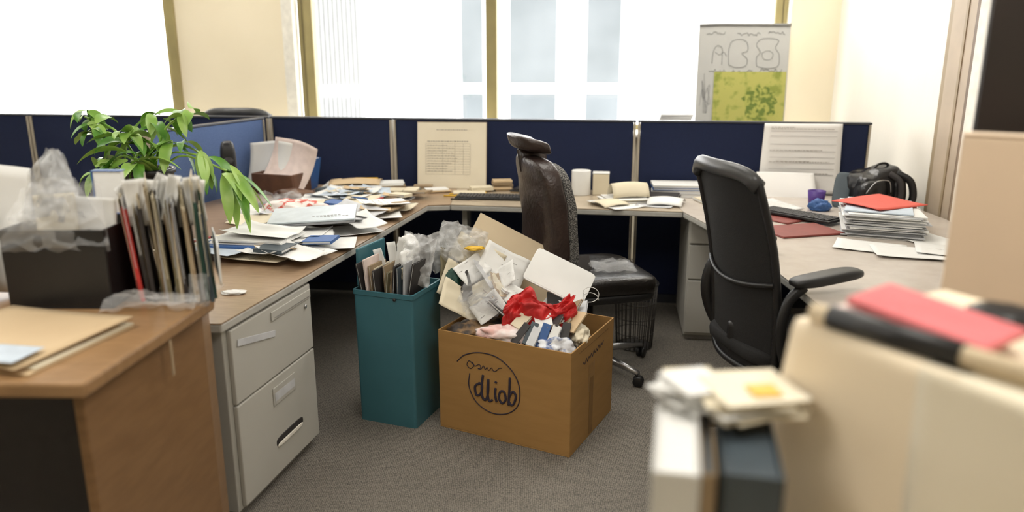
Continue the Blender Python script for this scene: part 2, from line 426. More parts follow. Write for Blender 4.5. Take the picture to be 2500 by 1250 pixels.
def crumple(name,label,cat,loc,sz,m,seed=0,amp=.45,fr=1.7,sub=4,rz=0,flat=False,smooth=True,group=None,fine=1.0,rot=None):
    bm=bmesh.new(); bmesh.ops.create_icosphere(bm,subdivisions=sub,radius=1)
    for v in bm.verts:
        p=v.co.copy(); o=Vector((seed*3.1,seed*1.3,-seed))
        n1=noise.noise(p*fr+o); n2=1-2*abs(noise.noise(p*fr*2.2+o*2)); n3=noise.noise(p*fr*5+o)
        v.co=p*(1+amp*(n1+.45*n2*fine-.25)+amp*.25*n3*fine)
        v.co=Vector((v.co.x*sz[0],v.co.y*sz[1],v.co.z*sz[2]))
        if flat and v.co.z<-.6*sz[2]: v.co.z=-.6*sz[2]
    mb=MB(); mb.add([v.co.copy() for v in bm.verts],[[v.index for v in f.verts] for f in bm.faces],smooth=smooth)
    bm.free()
    if flat: loc=(loc[0],loc[1],loc[2]+.6*sz[2])
    return mb.obj(name,m,loc=loc,rot=rot or (0,0,rz),label=label,cat=cat,group=group)
def plastic(name,label,loc,w,h,m=M_film,rot=(rad(60),0,0),seed=1,amp=.05,th=.0006,cat='bag',pinch=.0):
    mb=MB()
    for side in (0,1):
        def fn(u,v):
            x=(u-.5)*w*(1-pinch*v); y=(v-.5)*h
            o=Vector((seed*2.3,seed,side*.7))
            z=amp*(noise.noise(Vector((u*2.2,v*2.2,0))+o)+.6*(1-2*abs(noise.noise(Vector((u*4,v*4,3))+o)))+.25*noise.noise(Vector((u*11,v*11,7))+o))
            e=math.sin(u*pi)*math.sin(min(1,v*1.2)*pi)**.5 if 0<u<1 and 0<v<1/1.2 else 0
            return (x+.3*z,y+.3*z,z+(e*.035 if side else 0))
        mb.grid(fn,26,26)
    return mb.obj(name,m,loc=loc,rot=rot,label=label,cat=cat)
def keyboard(loc,rz,label='black computer keyboard on the desk'):
    r=root('keyboard',label,'keyboard',loc,rz)
    MB().box(-.21,.21,-.07,.07,0,.014).obj('keyboard_case',M_black,parent=r,bevel=.004)
    k=MB()
    for j in range(6):
        n=20
        for i in range(n):
            if j==0 and 5<i<12:
                if i==6: k.box(-.21+.01+i*.02,-.21+.01+i*.02+.118,-.062+j*.0205,-.062+j*.0205+.016,.0142,.020)
                continue
            x=-.20+i*.02; y=-.062+j*.0205
            k.box(x,x+.0165,y,y+.016,.0142,.0205)
    k.obj('keys',mat('key_grey',(.05,.05,.052),.5),parent=r,bevel=.0015)['kind']='stuff'
def pen(loc,rz,m,label,L=.14,name='pen'):
    r=root(name,label,'pen',loc,rz)
    MB().tube([(-L/2,0,.005),(L/2-.025,0,.005)],.005,10).obj('barrel',m,parent=r)
    MB().tube([(L/2-.0248,0,.005),(L/2-.008,0,.005),(L/2,0,.005)],[.0045,.002,.0005],10).obj('tip',M_black,parent=r)

# ------------------------------------------------------------------ cardboard box
BX=(.070,3.232); BA=-rad(27)
def cbox():
    r=root('cardboard_box','open brown cardboard box with handwritten circle mark, overfilled with clutter','box',(BX[0],BX[1],0),BA)
    w,dp,h,t=.310,.246,.455,.006
    b=MB(); b.box(-w,w,-dp,dp,0,t)
    b.box(-w,w,-dp,-dp+t,t,h); b.box(-w,w,dp-t,dp,t,h); b.box(-w,-w+t,-dp+t,dp-t,t,h); b.box(w-t,w,-dp+t,dp-t,t,h)
    b.obj('box_body',M_card,parent=r,bevel=.002)
    ink=MB(); Y=-dp-.0015
    cx,cz=-.040,.240; kz=.96; kx=1.10
    pts=[(-.160,.090),(-.125,.128),(-.06,.152),(.015,.146),(.078,.098),(.110,.03),(.106,-.055),(.06,-.108),(-.01,-.122),(-.075,-.088),(-.108,-.02),(-.104,.045)]
    ink.tube(smooth_pts([(cx+a*kx,Y,cz+c*kz) for a,c in pts],8),.0024,5)
    def st(pts,r_=.0052,dz=0):
        ink.tube(smooth_pts([(cx+.004+a*1.08,Y,cz+(c+dz)*kz*1.04-.012) for a,c in pts],6),r_,6)
    st([(-.096,.100),(-.112,.112),(-.122,.092),(-.106,.078),(-.090,.096),(-.100,.110),(-.088,.094),(-.076,.098)],.0015)
    st([(-.078,.098),(-.066,.104),(-.060,.092),(-.072,.084),(-.058,.086),(-.048,.102),(-.040,.086),(-.032,.098),(-.024,.086),(-.012,.100),(-.004,.088),(.008,.090),(.020,.104),(.034,.108)],.0015)
    st([(-.068,.018),(-.086,.0),(-.080,-.038),(-.060,-.026),(-.054,.012),(-.070,.020)])
    st([(-.050,.060),(-.056,.0),(-.052,-.044),(-.038,-.050),(-.028,-.018),(-.026,.046)])
    st([(-.026,.046),(-.030,-.01),(-.024,-.052),(-.008,-.044)])
    st([(.006,.012),(.004,-.02),(.010,-.050)]); st([(.006,.036),(.009,.042)],.006)
    st([(.044,.004),(.028,.002),(.020,-.028),(.034,-.050),(.050,-.030),(.044,.004)])
    st([(.068,.072),(.066,.01),(.062,-.052)]); st([(.064,-.018),(.080,.012),(.094,-.003),(.088,-.034),(.076,-.050),(.066,-.040)])
    ink.obj('handwriting',M_ink,parent=r)
    s=MB(); X=w+.0010
    p=[]
    for i in range(26):
        p.append((X,-.12+i*.0095,.365+.0095*math.sin(i*2.1)+.003*math.sin(i*5)+.0007*i))
    s.tube(smooth_pts(p,3),.0012,5)
    s.obj('handwriting',M_ink,parent=r)
    mk=mat('cardboard_mark',(.25,.135,.042),.8)
    s=MB(); s.box(X-.0008,X,-.040,.005,.01,.27)
    s.obj('printed_mark',mk,parent=r)
    s=MB(); s.box(X-.0012,X-.0004,-.055,.018,.21,.335)
    s.obj('tape_patch',mat('cardboard_tape',(.33,.18,.055),.55),parent=r)
    s=MB(); s.box(X-.0008,X,-.16,.17,.425,.4275)
    s.obj('flap_crease',M_cardd,parent=r)
cbox()
def bp(lx,ly):
    c,s=math.cos(BA),math.sin(BA); return (BX[0]+lx*c-ly*s, BX[1]+lx*s+ly*c)
def inbox(lx,ly,z): 
    a=bp(lx,ly); return (a[0],a[1],z)
crumple('packing_bundle','bundle of mixed cloth and wrap inside the box','bundle',inbox(-.14,.0,.27),(.12,.17,.19),M_browncl,3,.22)
crumple('packing_bundle','bundle of mixed cloth and wrap inside the box','bundle',inbox(.14,.0,.27),(.12,.17,.19),M_bluecl,5,.22)
crumple('crumpled_cloth','pinkish white crumpled cloth in the box','cloth',inbox(.0,-.16,.455),(.13,.058,.042),M_pinkcl,8,.4,fr=1.8)
crumple('crumpled_cloth','blue and white crumpled cloth in the box','cloth',inbox(.18,-.14,.425),(.09,.08,.055),M_bluecl,9,.4,fr=1.8)
crumple('crumpled_cloth','brown and black crumpled cloth in the box','cloth',inbox(-.20,-.14,.43),(.10,.08,.045),M_browncl,12,.4,fr=1.8)
crumple('crumpled_paper','cream crumpled paper at the box rim','paper',inbox(.25,-.02,.45),(.042,.09,.040),M_cream,14,.4,fr=1.6)
random.seed(3)
pal=[M_cream,M_white,M_dark,M_white,M_cream,M_tan,M_slate,M_greyp,M_manila,M_white,M_browncl]
for i in range(24):
    lx=random.uniform(-.25,.24); ly=random.uniform(-.16,.10)
    z=.47+max(0,.09-lx*.25)*(.5+ly*1.5)+random.uniform(0,.03)
    book(random.uniform(.07,.16),random.uniform(.04,.08),random.uniform(.006,.014),inbox(lx,ly,z),random.uniform(-pi,pi),random.choice(pal),random.uniform(-.6,.6),random.uniform(-.6,.6),label='small card packet tossed into the box',name='card_packet',cat='packet',group='packets in the box')
for i,(lx,ly,z,rx,ry,rz,m) in enumerate([(.10,-.17,.475,.3,.9,.8,M_slate),(.15,-.16,.475,.5,1.0,.9,M_blues),(.19,-.15,.47,.3,.8,1.0,M_white),(.06,-.18,.47,.4,.8,.5,M_dark),(.22,-.10,.47,.2,.9,1.2,M_dark),(.12,-.19,.47,.2,.6,1.1,M_greyp)]):
    book(.10,.035,.018,inbox(lx,ly,z),rz,m,rx,-ry,label='small boxy item leaning at the box rim',name='small_carton',cat='carton',group='small cartons in the box')
mb=MB()
def rc(u,v):
    ed=.02*noise.noise(Vector((u*5,v*5,9)))
    x=(u-.5)*(.33-.06*v)+ed; y=(v-.5)*.13*(1+.30*math.sin(u*5))+ed
    z=.016*math.sin(u*9+2.2+v*3)+.030*noise.noise(Vector((u*7,v*7,2)))+.018*(1-2*abs(noise.noise(Vector((u*9,v*9,5)))))-.22*(v-.6)**2+.05*max(0,u-.75)
    return (x,y+.020*math.sin(u*7),z)
mb.grid(rc,60,34)
mb.obj('red_cloth',M_redcl,loc=inbox(.095,-.085,.562),rot=(.62,-.03,.06),solid=.002,label='bright red cloth draped over the box contents',cat='cloth')
MB().box(-.25,.25,-.17,.17,0,.005).obj('cardboard_sheet',M_cardl,loc=(.0,3.50,.63),rot=(rad(60),rad(27),rad(-5)),bevel=.001,label='large pale cardboard sheet leaning out of the box',cat='cardboard')
w=root('white_tablet_case','white rounded flat case leaning in the box','case',(.21,3.32,.640),rot=(rad(42),rad(24),rad(-12)))
P=[]
for k in range(40):
    th=2*pi*k/40; P.append((.145*spow(math.cos(th),.16),.090*spow(math.sin(th),.16)))
MB().prism(P,0,.008).obj('case_body',M_white,parent=w,bevel=.002)
MB().prism([(a*.95,b*.92) for a,b in P],.0082,.0088).obj('case_face',M_white,parent=w)
for (x,y,z,ww,hh,rx,ry,rz,m,lb) in [
    (-.24,3.36,.60,.17,.18,50,28,10,M_cream,'cream envelope sticking out of the box'),
    (-.16,3.46,.70,.24,.13,55,27,-10,M_cream,'cream envelope sticking out of the box'),
    (-.22,3.27,.54,.22,.15,38,32,15,M_cream,'cream envelope sticking out of the box'),
    (-.06,3.38,.61,.19,.12,45,-32,-20,M_white,'white paper sheet sticking out of the box'),
    (-.12,3.30,.57,.17,.12,40,-25,20,M_cream,'cream card in the box'),
    (-.28,3.43,.66,.12,.16,60,15,30,M_olivef,'olive card folder sticking out of the box'),
    (-.04,3.44,.66,.22,.16,50,28,0,M_white,'white paper sheet sticking out of the box'),
    (-.10,3.22,.53,.14,.11,32,-35,12,M_white,'white card in the box'),
    (-.18,3.38,.655,.15,.11,42,-20,40,M_white,'white paper sheet sticking out of the box'),
    (-.12,3.36,.635,.10,.16,42,20,60,M_greyp,'grey slip among papers in the box'),
    (-.02,3.30,.575,.16,.09,35,10,-50,M_white,'white slip among papers in the box'),
    (-.20,3.31,.60,.06,.14,42,-40,-20,M_dark,'dark card among papers in the box'),
    (-.07,3.33,.60,.05,.12,42,15,35,M_tan,'tan card among papers in the box')]:
    sheet(ww,hh,(x,y,z),rad(rz),m,rad(rx),rad(ry),curl=.012,name='envelope' if 'envelope' in lb else 'paper_sheet',label=lb,group='papers in the box',th=.002,nz=.01,lines=(4 if m is M_white else 0))
crumple('yellow_wrapper','small yellow crumpled wrapper among papers','wrapper',(-.17,3.43,.745),(.045,.025,.010),M_yellow,18,.3)
crumple('dark_pouch','dark crumpled pouch among papers in the box','pouch',(-.27,3.38,.60),(.05,.05,.06),M_green,19,.3)
plastic('plastic_bag','clear crinkled plastic bag over the papers in the box',(-.12,3.24,.60),.20,.18,M_film,(rad(50),rad(10),rad(-20)),21,.04)
plastic('plastic_bag','clear crinkled plastic bag in the box',(-.14,3.20,.56),.16,.12,M_film,(rad(40),rad(-20),rad(10)),25,.04)
plastic('plastic_bag','white translucent bag rising behind the box',(-.24,3.50,.75),.22,.15,M_bag,(rad(62),rad(15),rad(-5)),23,.045)
plastic('plastic_bag','white translucent bag rising behind the box',(-.31,3.46,.72),.13,.17,M_bag,(rad(75),rad(-10),rad(10)),24,.045)
pts=[(.345+.035*math.cos(t),3.25,.555+.028*math.sin(t)+.004*t) for t in [i*.4 for i in range(26)]]
MB().tube(pts,.0018,6).obj('cable',M_white,label='thin white cable looped at the box rim',cat='cable')

# ------------------------------------------------------------------ teal bin
def bin_():
    a=-rad(20.5)
    r=root('waste_bin','tall teal plastic waste bin filled with papers and bags','bin',(-.505,3.30,0),a)
    w0,d0,w1,d1,h=.140,.134,.143,.138,.615
    def ring(w,d,z,n=6,rr=.012):
        P=[]
        for (sx,sy,st) in [(1,1,0),(-1,1,1),(-1,-1,2),(1,-1,3)]:
            for k in range(n):
                th=(st+k/(n-1))*pi/2
                P.append((sx*(w-rr)+rr*math.cos(th),sy*(d-rr)+rr*math.sin(th),z))
        return P
    rings=[ring(w0,d0,0),ring(w1,d1,h-.022),ring(w1+.004,d1+.004,h-.020),ring(w1+.004,d1+.004,h),ring(w1-.004,d1-.004,h),ring(w0-.004,d0-.004,.01)]
    vs=[p for R in rings for p in R]; n=len(rings[0]); fs=[]
    for i in range(len(rings)-1):
        for k in range(n): fs.append((i*n+k,i*n+(k+1)%n,(i+1)*n+(k+1)%n,(i+1)*n+k))
    fs.append(tuple(range(n))[::-1]); fs.append(tuple(range((len(rings)-1)*n,len(rings)*n)))
    MB().add(vs,fs).obj('bin_body',M_teal,parent=r,bevel=0)
    MB().box(-w1-.004,-w1+.008,-.10,.14,h+.001,h+.17).obj('raised_lid',M_teal,parent=r,bevel=.006)
    MB().lathe([(0,0),(.007,0),(.007,.004),(0,.004)],14,M=T(.06,-d1-.004,.590,rx=pi/2)).obj('rivet',M_dark,parent=r)
    c,s=math.cos(a),math.sin(a)
    W=lambda x,y,z:(-.505+x*c-y*s,3.30+x*s+y*c,z)
    cols=[M_maroon,M_dark,M_pinkp,M_tan,M_cream,M_dark,M_tan,M_olivef,M_manila,M_dark,M_cream,M_slate,M_greyp,M_dark]
    random.seed(8)
    for i,m in enumerate(cols):
        x=-.112+i*.0165; 
        hh=random.uniform(.29,.345)
        book(hh,.14,.010,W(x,-.03+random.uniform(-.03,.03),.40+hh/2),a,m,ry=rad(-99+i*1.3+random.uniform(-6,6)),label='paper folder standing in the teal bin',name='file_folder',cat='folder',group='folders in the teal bin')
    for (x,y,z,ry) in [(-.04,.05,.70,-12),(.01,.02,.73,8),(-.07,.0,.68,-20),(.04,-.03,.66,14)]:
        p_=W(x,y,z); sheet(.045,.18,p_,a,random.choice([M_cream,M_white]),rad(80),rad(ry),curl=.01,label='paper strip poking out of the teal bin',th=.002)
    p_=W(.085,.03,.72); plastic('plastic_bag','white translucent crinkled bag on top of the teal bin',p_,.15,.22,M_bag,(rad(75),rad(5),a),31,.05)
    p_=W(.06,-.02,.72); crumple('crumpled_paper','crumpled white paper in the teal bin','paper',p_,(.035,.04,.07),M_white,33,.35,fr=1.3,fine=.6)
    p_=W(.01,.09,.77); crumple('crumpled_paper','crumpled white paper in the teal bin','paper',p_,(.05,.04,.05),M_white,34,.35,fr=1.3,fine=.6)
bin_()

# ------------------------------------------------------------------ chairs
def star_base(r,m,rr=.30,a0=.35):
    b=MB()
    b.lathe([(0,.05),(.045,.05),(.05,.09),(.03,.12),(0,.12)],20)
    for k in range(5):
        a=2*pi*k/5+a0
        b.tube([(.03*math.cos(a),.03*math.sin(a),.095),(rr*.6*math.cos(a),rr*.6*math.sin(a),.085),(rr*math.cos(a),rr*math.sin(a),.068)],[.026,.020,.014],8)
    b.obj('star_base',m,parent=r)
    for k in range(5):
        a=2*pi*k/5+a0; x,y=rr*math.cos(a),rr*math.sin(a)
        c=MB(); M=T(x,y,.0285,rz=a+.6)
        for s in (-1,1):
            c.lathe([(0,-.009),(.022,-.009),(.0275,-.005),(.0275,.005),(.022,.009),(0,.009)],18,M=M@T(0,s*.013,0,rx=pi/2))
        c.tube([(0,0,.0),(0,0,.036)],.006,8,M=M)
        c.obj('castor',M_black,parent=r)
def exec_chair():
    r=root('office_chair','brown leather executive chair with headrest, pulled out sideways','chair',(.395,3.83,0),rad(14))
    star_base(r,M_chrome,.34,.19)
    MB().tube([(0,0,.12),(0,0,.40)],.025,14).obj('gas_column',M_black,parent=r)
    MB().box(-.10,.10,-.09,.09,.40,.43).obj('seat_mechanism',M_black,parent=r,bevel=.01)
    MB().cushion((.03,0,.495),(.27,.27,.055),e=.42,warp=lambda p:(p.x,p.y,p.z-.02*(p.x/.28)**4+.012*(p.y/.27)**2)).obj('seat',M_blackl,parent=r)
    MB().cushion((.03,0,.445),(.26,.26,.03),e=.4).obj('seat_shell',M_black,parent=r)
    def wb(p):
        z=p.z
        x=p.x+.035*(p.y/.25)**2 -.045*(z+.33)/.66+.025*math.sin((z+.33)/.66*pi)
        y=p.y*(1-.08*max(0,z/.33)**2)
        x-=.006*abs(math.sin(z*16))*(1 if p.x<0 else -1)
        return (x,y,z)
    MB().cushion((-.275,0,.80),(.055,.262,.328),e=.40,nu=48,nv=60,warp=wb).obj('backrest',M_brownl,parent=r)
    MB().cushion((-.208,0,.79),(.030,.255,.31),e=.42,nu=48,nv=40,warp=wb).obj('backrest_pad',M_boucle,parent=r)
    MB().tube([(-.295,0,1.06),(-.315,0,1.17)],.022,8,flat=3.2).obj('headrest_bracket',M_brownl,parent=r)
    MB().cushion((-.350,0,1.185),(.072,.15,.034),e=.42,warp=lambda p:(p.x+.05*(p.y/.16)**2-p.z*.3,p.y,p.z-.25*p.x)).obj('headrest',M_brownl,parent=r)
    MB().tube(smooth_pts([(-.06,0,.42),(-.22,0,.41),(-.30,0,.46),(-.29,0,.56)]),.022,8).obj('back_support',M_black,parent=r)
exec_chair()
book(.12,.08,.012,(.34,3.78,.575),.5,M_dark,rx=1.1,label='small black notebook propped on the chair seat',name='notebook',cat='notebook')
plastic('plastic_wrap','clear plastic wrap lying on the chair seat',(.50,3.76,.562),.22,.16,M_film,(rad(4),0,.2),41,.018,cat='wrap')

def task_chair(loc,rz,label,master=None):
    r=root('office_chair',label,'chair',loc,rz)
    star_base(r,M_black,.30)
    MB().tube([(0,0,.12),(0,0,.40)],.025,14).obj('gas_column',M_black,parent=r)
    MB().box(-.10,.10,-.08,.08,.40,.43).obj('seat_mechanism',M_black,parent=r,bevel=.01)
    MB().cushion((.03,0,.465),(.25,.245,.04),e=.45,warp=lambda p:(p.x,p.y,p.z-.03*max(0,p.x/.25)**3)).obj('seat',M_blackm,parent=r)
    z0,z1=.39,1.20
    def hw(t): return .232+.010*math.sin(min(1,t*1.5)*pi/2) - .010*max(0,t-.7)/.3
    def bx(y,t): return -.20-.125*t+.03*math.sin(t*pi)+.055*(y/.24)**2
    def surf(u,v):
        t=v; y=(u*2-1)*hw(t)
        c=abs(u*2-1); z=z0+(z1-z0)*t
        if t>.5: z-= .05*c**5*(t-.5)*2
        else: z+=.05*c**5*(.5-t)*2
        return (bx(y,t),y,z)
    MB().grid(surf,20,30).obj('backrest_mesh',M_blackm,parent=r,solid=.005)
    pts=[]
    N=12
    for i in range(N): pts.append(surf(i/N,0))
    for i in range(N): pts.append(surf(1,i/N))
    for i in range(N): pts.append(surf(1-i/N,1))
    for i in range(N): pts.append(surf(0,1-i/N))
    MB().tube(pts,.015,10,closed=True).obj('backrest_frame',M_black,parent=r)
    top=[surf(i/14,.985) for i in range(15)]
    MB().tube([(p[0]-.004,p[1],p[2]+.0) for p in top],.024,12,flat=1.25).obj('top_rail',mat('rail_dark_grey',(.06,.061,.063),.35),parent=r)
    MB().tube([(surf(i/14,.47)[0]-.014,surf(i/14,.47)[1],surf(i/14,.47)[2]-.03*math.sin(i/14*pi)) for i in range(15)],.009,8).obj('lumbar_bar',M_black,parent=r)
    MB().tube(smooth_pts([(-.02,0,.415),(-.15,0,.405),(-.185,0,.46),(-.19,0,.56)]),[.03]*18+[.02],10).obj('spine',M_black,parent=r)
    for s in (-1,1):
        a=MB()
        a.tube(smooth_pts([(-.05,s*.20,.43),(-.12,s*.265,.46),(-.17,s*.285,.60),(-.15,s*.285,.72),(-.09,s*.285,.775)]),.019,10,flat=1.4)
        arm=a.obj('armrest_support',M_black,parent=r)
        MB().cushion((.0,s*.285,.805),(.145,.048,.020),e=.6,warp=lambda p:(p.x,p.y,p.z+.012*math.sin(p.x*10))).obj('armrest_pad',M_black,parent=r)
    return r
task_chair((1.085,3.02,0),rad(14),'black mesh-back task chair with armrests at the pale desk')
task_chair((-1.93,5.80,.02),rad(90),'black office chair behind the partition near the window')

def wire_basket():
    r=root('waste_basket','black wire waste basket standing below the desk','basket',(.69,4.14,0))
    b=MB()
    for i in range(26):
        a=2*pi*i/26; b.tube([(.10*math.cos(a),.10*math.sin(a),.005),(.118*math.cos(a),.118*math.sin(a),.37)],.003,5)
    for z,rr in [(.006,.10),(.09,.1045),(.18,.109),(.27,.1135)]:
        b.tube([(rr*math.cos(2*pi*k/32),rr*math.sin(2*pi*k/32),z) for k in range(32)],.0022,5,closed=True)
    b.lathe([(0,.003),(.10,.003)],28)
    b.obj('wire_body',mat('wire_grey',(.09,.085,.08),.35,metal=.5),parent=r)
    MB().tube([(.119*math.cos(2*pi*k/32),.119*math.sin(2*pi*k/32),.372) for k in range(32)],.006,8,closed=True).obj('rim',M_black,parent=r)
wire_basket()

# ------------------------------------------------------------------ partition / window posters
PR=WR
def vsheet(name,label,cat,w,h,loc,rz,m,lean=0,curl=0,**k):
    mb=MB()
    mb.grid(lambda u,v:((u-.5)*w+.012*(1-v)*2*(u-.5), -curl*(1-v)**2+ .008*math.sin(u*5+v*3)*(1-v*.6)-.002 , v*h),12,16)
    return mb.obj(name,m,loc=loc,rot=(lean,0,rz),solid=.0015,label=label,cat=cat,**k)
def vprint(parent,w,rows,m=M_inkg,y=-.0035,x0=None,curl=0,h=1):
    p=MB()
    for (z,xa,xb,hh) in rows:
        x=xa
        while x<xb:
            ww=random.uniform(.006,.022); ww=min(ww,xb-x)
            p.box(x,x+ww,y-.0005,y,z,z+hh); x+=ww+.004
    return p.obj('printed_text',m,parent=parent)
def onp(X,off=.035):
    return (X-off*.13, 5.07-.13*X-off)
x,y=onp(-.38,.10)
r=root('notice_board','cream form board leaning on the navy partition','board',(x,y,.751),rot=(-rad(8),0,PR+rad(3)))
MB().box(-.225,.225,0,.008,0,.425).obj('board_panel',M_form,parent=r,bevel=.002)
MB().box(-.228,.228,-.001,.009,.4252,.4275).box(.2252,.2275,-.001,.009,0,.4252).obj('board_edging',M_tan,parent=r)
rows=[(.375,-.10,.10,.004)]+[(.30,-.16,.11,.005)]+[(.275-i*.0165,-.16,.02+random.uniform(-.06,.02),.0022) for i in range(11)]
vprint(r,.4,rows,y=-.0006,m=M_inkl)
g=MB()
for i in range(13): g.box(-.17,.12,-.0012,-.0004,.288-i*.0165,.2888-i*.0165)
for q in (-.17,-.06,.02,.075,.12): g.box(q,q+.001,-.0012,-.0004,.09,.289)
g.obj('form_grid',M_inkl,parent=r)
x,y=onp(1.785,.040)
d=vsheet('pinned_document','long white printed document pinned on the navy partition','paper',.46,.432,(x,y,.756),PR,M_docw)
rows=[]
for i in range(2): rows.append((.408-i*.010,-.19,.18 if i else -.05,.003))
g=MB()
for z in (.385,.355,.305,.262,.225,.190,.155,.118): g.box(-.19,.20,-.0125,-.011,z,z+.0014)
g.obj('ruled_line',M_inkg,parent=d)
rows+=[(.268,-.19,.12,.003),(.196,-.19,.17,.003),(.124,-.19,.17,.004),(.20,-.15,.05,.003)]
vprint(d,.46,rows,y=-.0115,m=M_inkl)
x,y=onp(1.69,.16)
vsheet('pinned_document','second white page hanging down to the desk','paper',.34,.17,(x,y-.01,.752),PR-.03,M_docw,lean=-.62,curl=-.02)

wx,wy=1.685,6.2-.13*1.685-.14
r=root('flip_chart','white flip chart with ink sketches and a yellow sheet','chart',(wx,wy,1.022),rot=(-rad(3),0,WR+rad(1)))
MB().box(-.325,.325,0,.014,0,.79).obj('chart_board',M_board,parent=r,bevel=.008)
MB().tube([(-.325,-.004,.780),(-.15,-.004,.786),(.325,-.004,.780)],.010,8).obj('clamp_rail',mat('rail_grey',(.30,.30,.29),.5),parent=r)
sk=MB()
def scr(pts,rr=.0018,m=0): sk.tube(smooth_pts([(a,-.0022,c+.09) for a,c in pts],5),rr,4)
random.seed(4)
for row,(xa,xb,z) in enumerate([(-.27,-.13,.635),(-.05,.12,.625),(.17,.29,.635),(-.24,-.12,.365),(-.07,.08,.36),(.12,.29,.37)]):
    pts=[];x=xa
    while x<xb:
        pts.append((x,z+random.uniform(-.012,.012))); x+=.009
    scr(pts,.0015)
scr([(-.22,.42),(-.215,.50),(-.19,.545),(-.155,.53),(-.15,.47),(-.15,.41)],.0015)
scr([(-.20,.50),(-.17,.48),(-.14,.50),(-.12,.47)],.0012)
scr([(-.10,.41),(-.105,.50),(-.09,.57),(-.03,.59),(.02,.57),(.03,.51),(-.01,.49),(.03,.45),(.02,.40),(-.05,.39),(-.10,.41)],.0015)
scr([(.10,.40),(.095,.46),(.12,.50),(.09,.55),(.12,.59),(.19,.595),(.245,.58),(.225,.53),(.255,.48),(.25,.40),(.17,.385),(.10,.40)],.0015)
scr([(.13,.49),(.17,.51),(.21,.49),(.20,.45),(.15,.45),(.13,.49)],.0012)
for _ in range(5): scr([(-.3+random.uniform(0,.07),random.uniform(.1,.35)),(-.29+random.uniform(0,.07),random.uniform(.1,.3)),(-.27+random.uniform(0,.05),random.uniform(.05,.3))],.0011)
sk.obj('ink_sketch',mat('pencil_grey',(.17,.17,.17),.8),parent=r)
M_ygr=mat('yellow_green_print',(.46,.45,.12),.8,col2=(.27,.31,.06),scale=14,lo=.38,hi=.50,detail=10)
M_tree=mat('green_print',(.14,.20,.035),.8,col2=(.42,.43,.10),scale=34,lo=.45,hi=.55,detail=8)
MB().box(-.20,.315,-.006,-.0028,.005,.45).obj('yellow_sheet',M_ygr,parent=r)
P=[]
random.seed(9)
for k in range(30):
    a=2*pi*k/30; rr_=1+random.uniform(-.25,.2)
    P.append((.14+.13*math.cos(a)*rr_, .23+.125*math.sin(a)*rr_))
MB().prism(P,0,.001,M=T(0,-.0065,0,rx=pi/2)).obj('tree_print',M_tree,parent=r)
random.seed(11)
stack(.24,.14,.150,(1.22,6.2-.13*1.22-.17,1.022),WR,layers=9,label='stack of white papers on the window sill')
# ------------------------------------------------------------------ back desk items
Z=.751
keyboard((-.13,4.66,Z),WR)
r=root('paper_roll','roll of white paper standing on the desk','paper roll',(.43,4.80,Z))
MB().lathe([(.018,0),(.058,0),(.059,.003),(.059,.147),(.058,.150),(.018,.150),(.018,0)],28).obj('roll_body',M_white,parent=r)
r=root('paper_box','small open cream paper box beside the roll','box',(.555,4.81,Z),WR)
MB().box(-.05,.05,-.04,.04,0,.13).obj('box_body',M_cream,parent=r,bevel=.003)
MB().box(-.052,.052,-.042,.042,.1302,.137).obj('box_lid',M_white,parent=r,bevel=.002)
r=root('glue_bottle','small yellow bottle on the desk','bottle',(.33,4.84,Z))
MB().lathe([(0,0),(.022,0),(.023,.005),(.023,.06),(.010,.075),(0,.075)],18).obj('bottle_body',M_yellow,parent=r)
MB().lathe([(.009,.0752),(.009,.10),(.004,.105),(0,.105)],14).obj('bottle_cap',M_yellow,parent=r)
stack(.24,.20,.03,(.66,4.55,Z),.2,(M_white,M_cream),6,label='low pile of mixed papers on the beige desk')
def tent(loc,rz,w,h,m,label,k=.075):
    mb=MB(); mb.grid(lambda u,v:((u-.5)*w,(v-.5)*h,k*math.sin(v*pi)**.7+.01*math.sin(u*3)),8,14)
    return mb.obj('folded_paper',m,loc=loc,rot=(0,0,rz),solid=.0015,label=label,cat='paper')
tent((.69,4.56,Z+.032),.15,.22,.14,M_cream,'cream folded paper propped up on papers')
tent((.90,4.47,Z+.004),-.35,.20,.18,M_white,'white folded paper curling on the desk',.03)
tent((.56,4.44,Z+.004),.55,.18,.16,M_cream,'cream folded paper curling on the desk',.02)
sheet(.21,.29,(.60,4.45,Z+.001),.5,M_white,curl=.008,lines=10)
sheet(.21,.29,(.86,4.50,Z+.001),-.4,M_greyp,curl=.01)
stack(.24,.2,.02,(.88,4.62,Z+.012),-.3,(M_white,M_dark,M_cream),4,label='small pile of papers and dark folders')
for i,(m,t) in enumerate([(M_white,.022),(M_greyp,.02),(M_blues,.016),(M_white,.014)]):
    book(.30,.20,t,(1.02,4.78,Z+[0,.0225,.043,.0595][i]),WR+random.uniform(-.08,.08),m,label='flat book in a low pile on the desk',group='books on the beige desk')
stack(.12,.09,.07,(-.06,4.95,Z),.1,(M_tan,M_manila,M_olivef),5,label='small pile of tan boxes and pads',name='notepad_pile',cat='notepads')
stack(.14,.08,.035,(-.20,4.90,Z),.3,(M_cream,M_tan),3,label='short pile of cream notepads',name='notepad_pile',cat='notepads')
stack(.12,.10,.028,(.07,4.88,Z),-.3,(M_cream,M_tan,M_dark),3,label='short pile of cream notepads',name='notepad_pile',cat='notepads')
pen((-.32,4.79,Z),.1,M_yellow,'yellow pen on the desk'); pen((-.36,4.72,Z),-.1,M_yellow,'yellow pen on the desk',.12)
stack(.20,.10,.012,(-.27,4.84,Z),0.05,(M_yellow,M_cream),2,label='yellow and cream slips on the desk',name='slip_pad')
pen((-.30,4.60,Z),-.2,M_black,'black pen lying on the desk')
stack(.20,.14,.02,(1.20,4.55,Z),.2,(M_white,M_cream),4,label='low pile of white papers by the black chair')

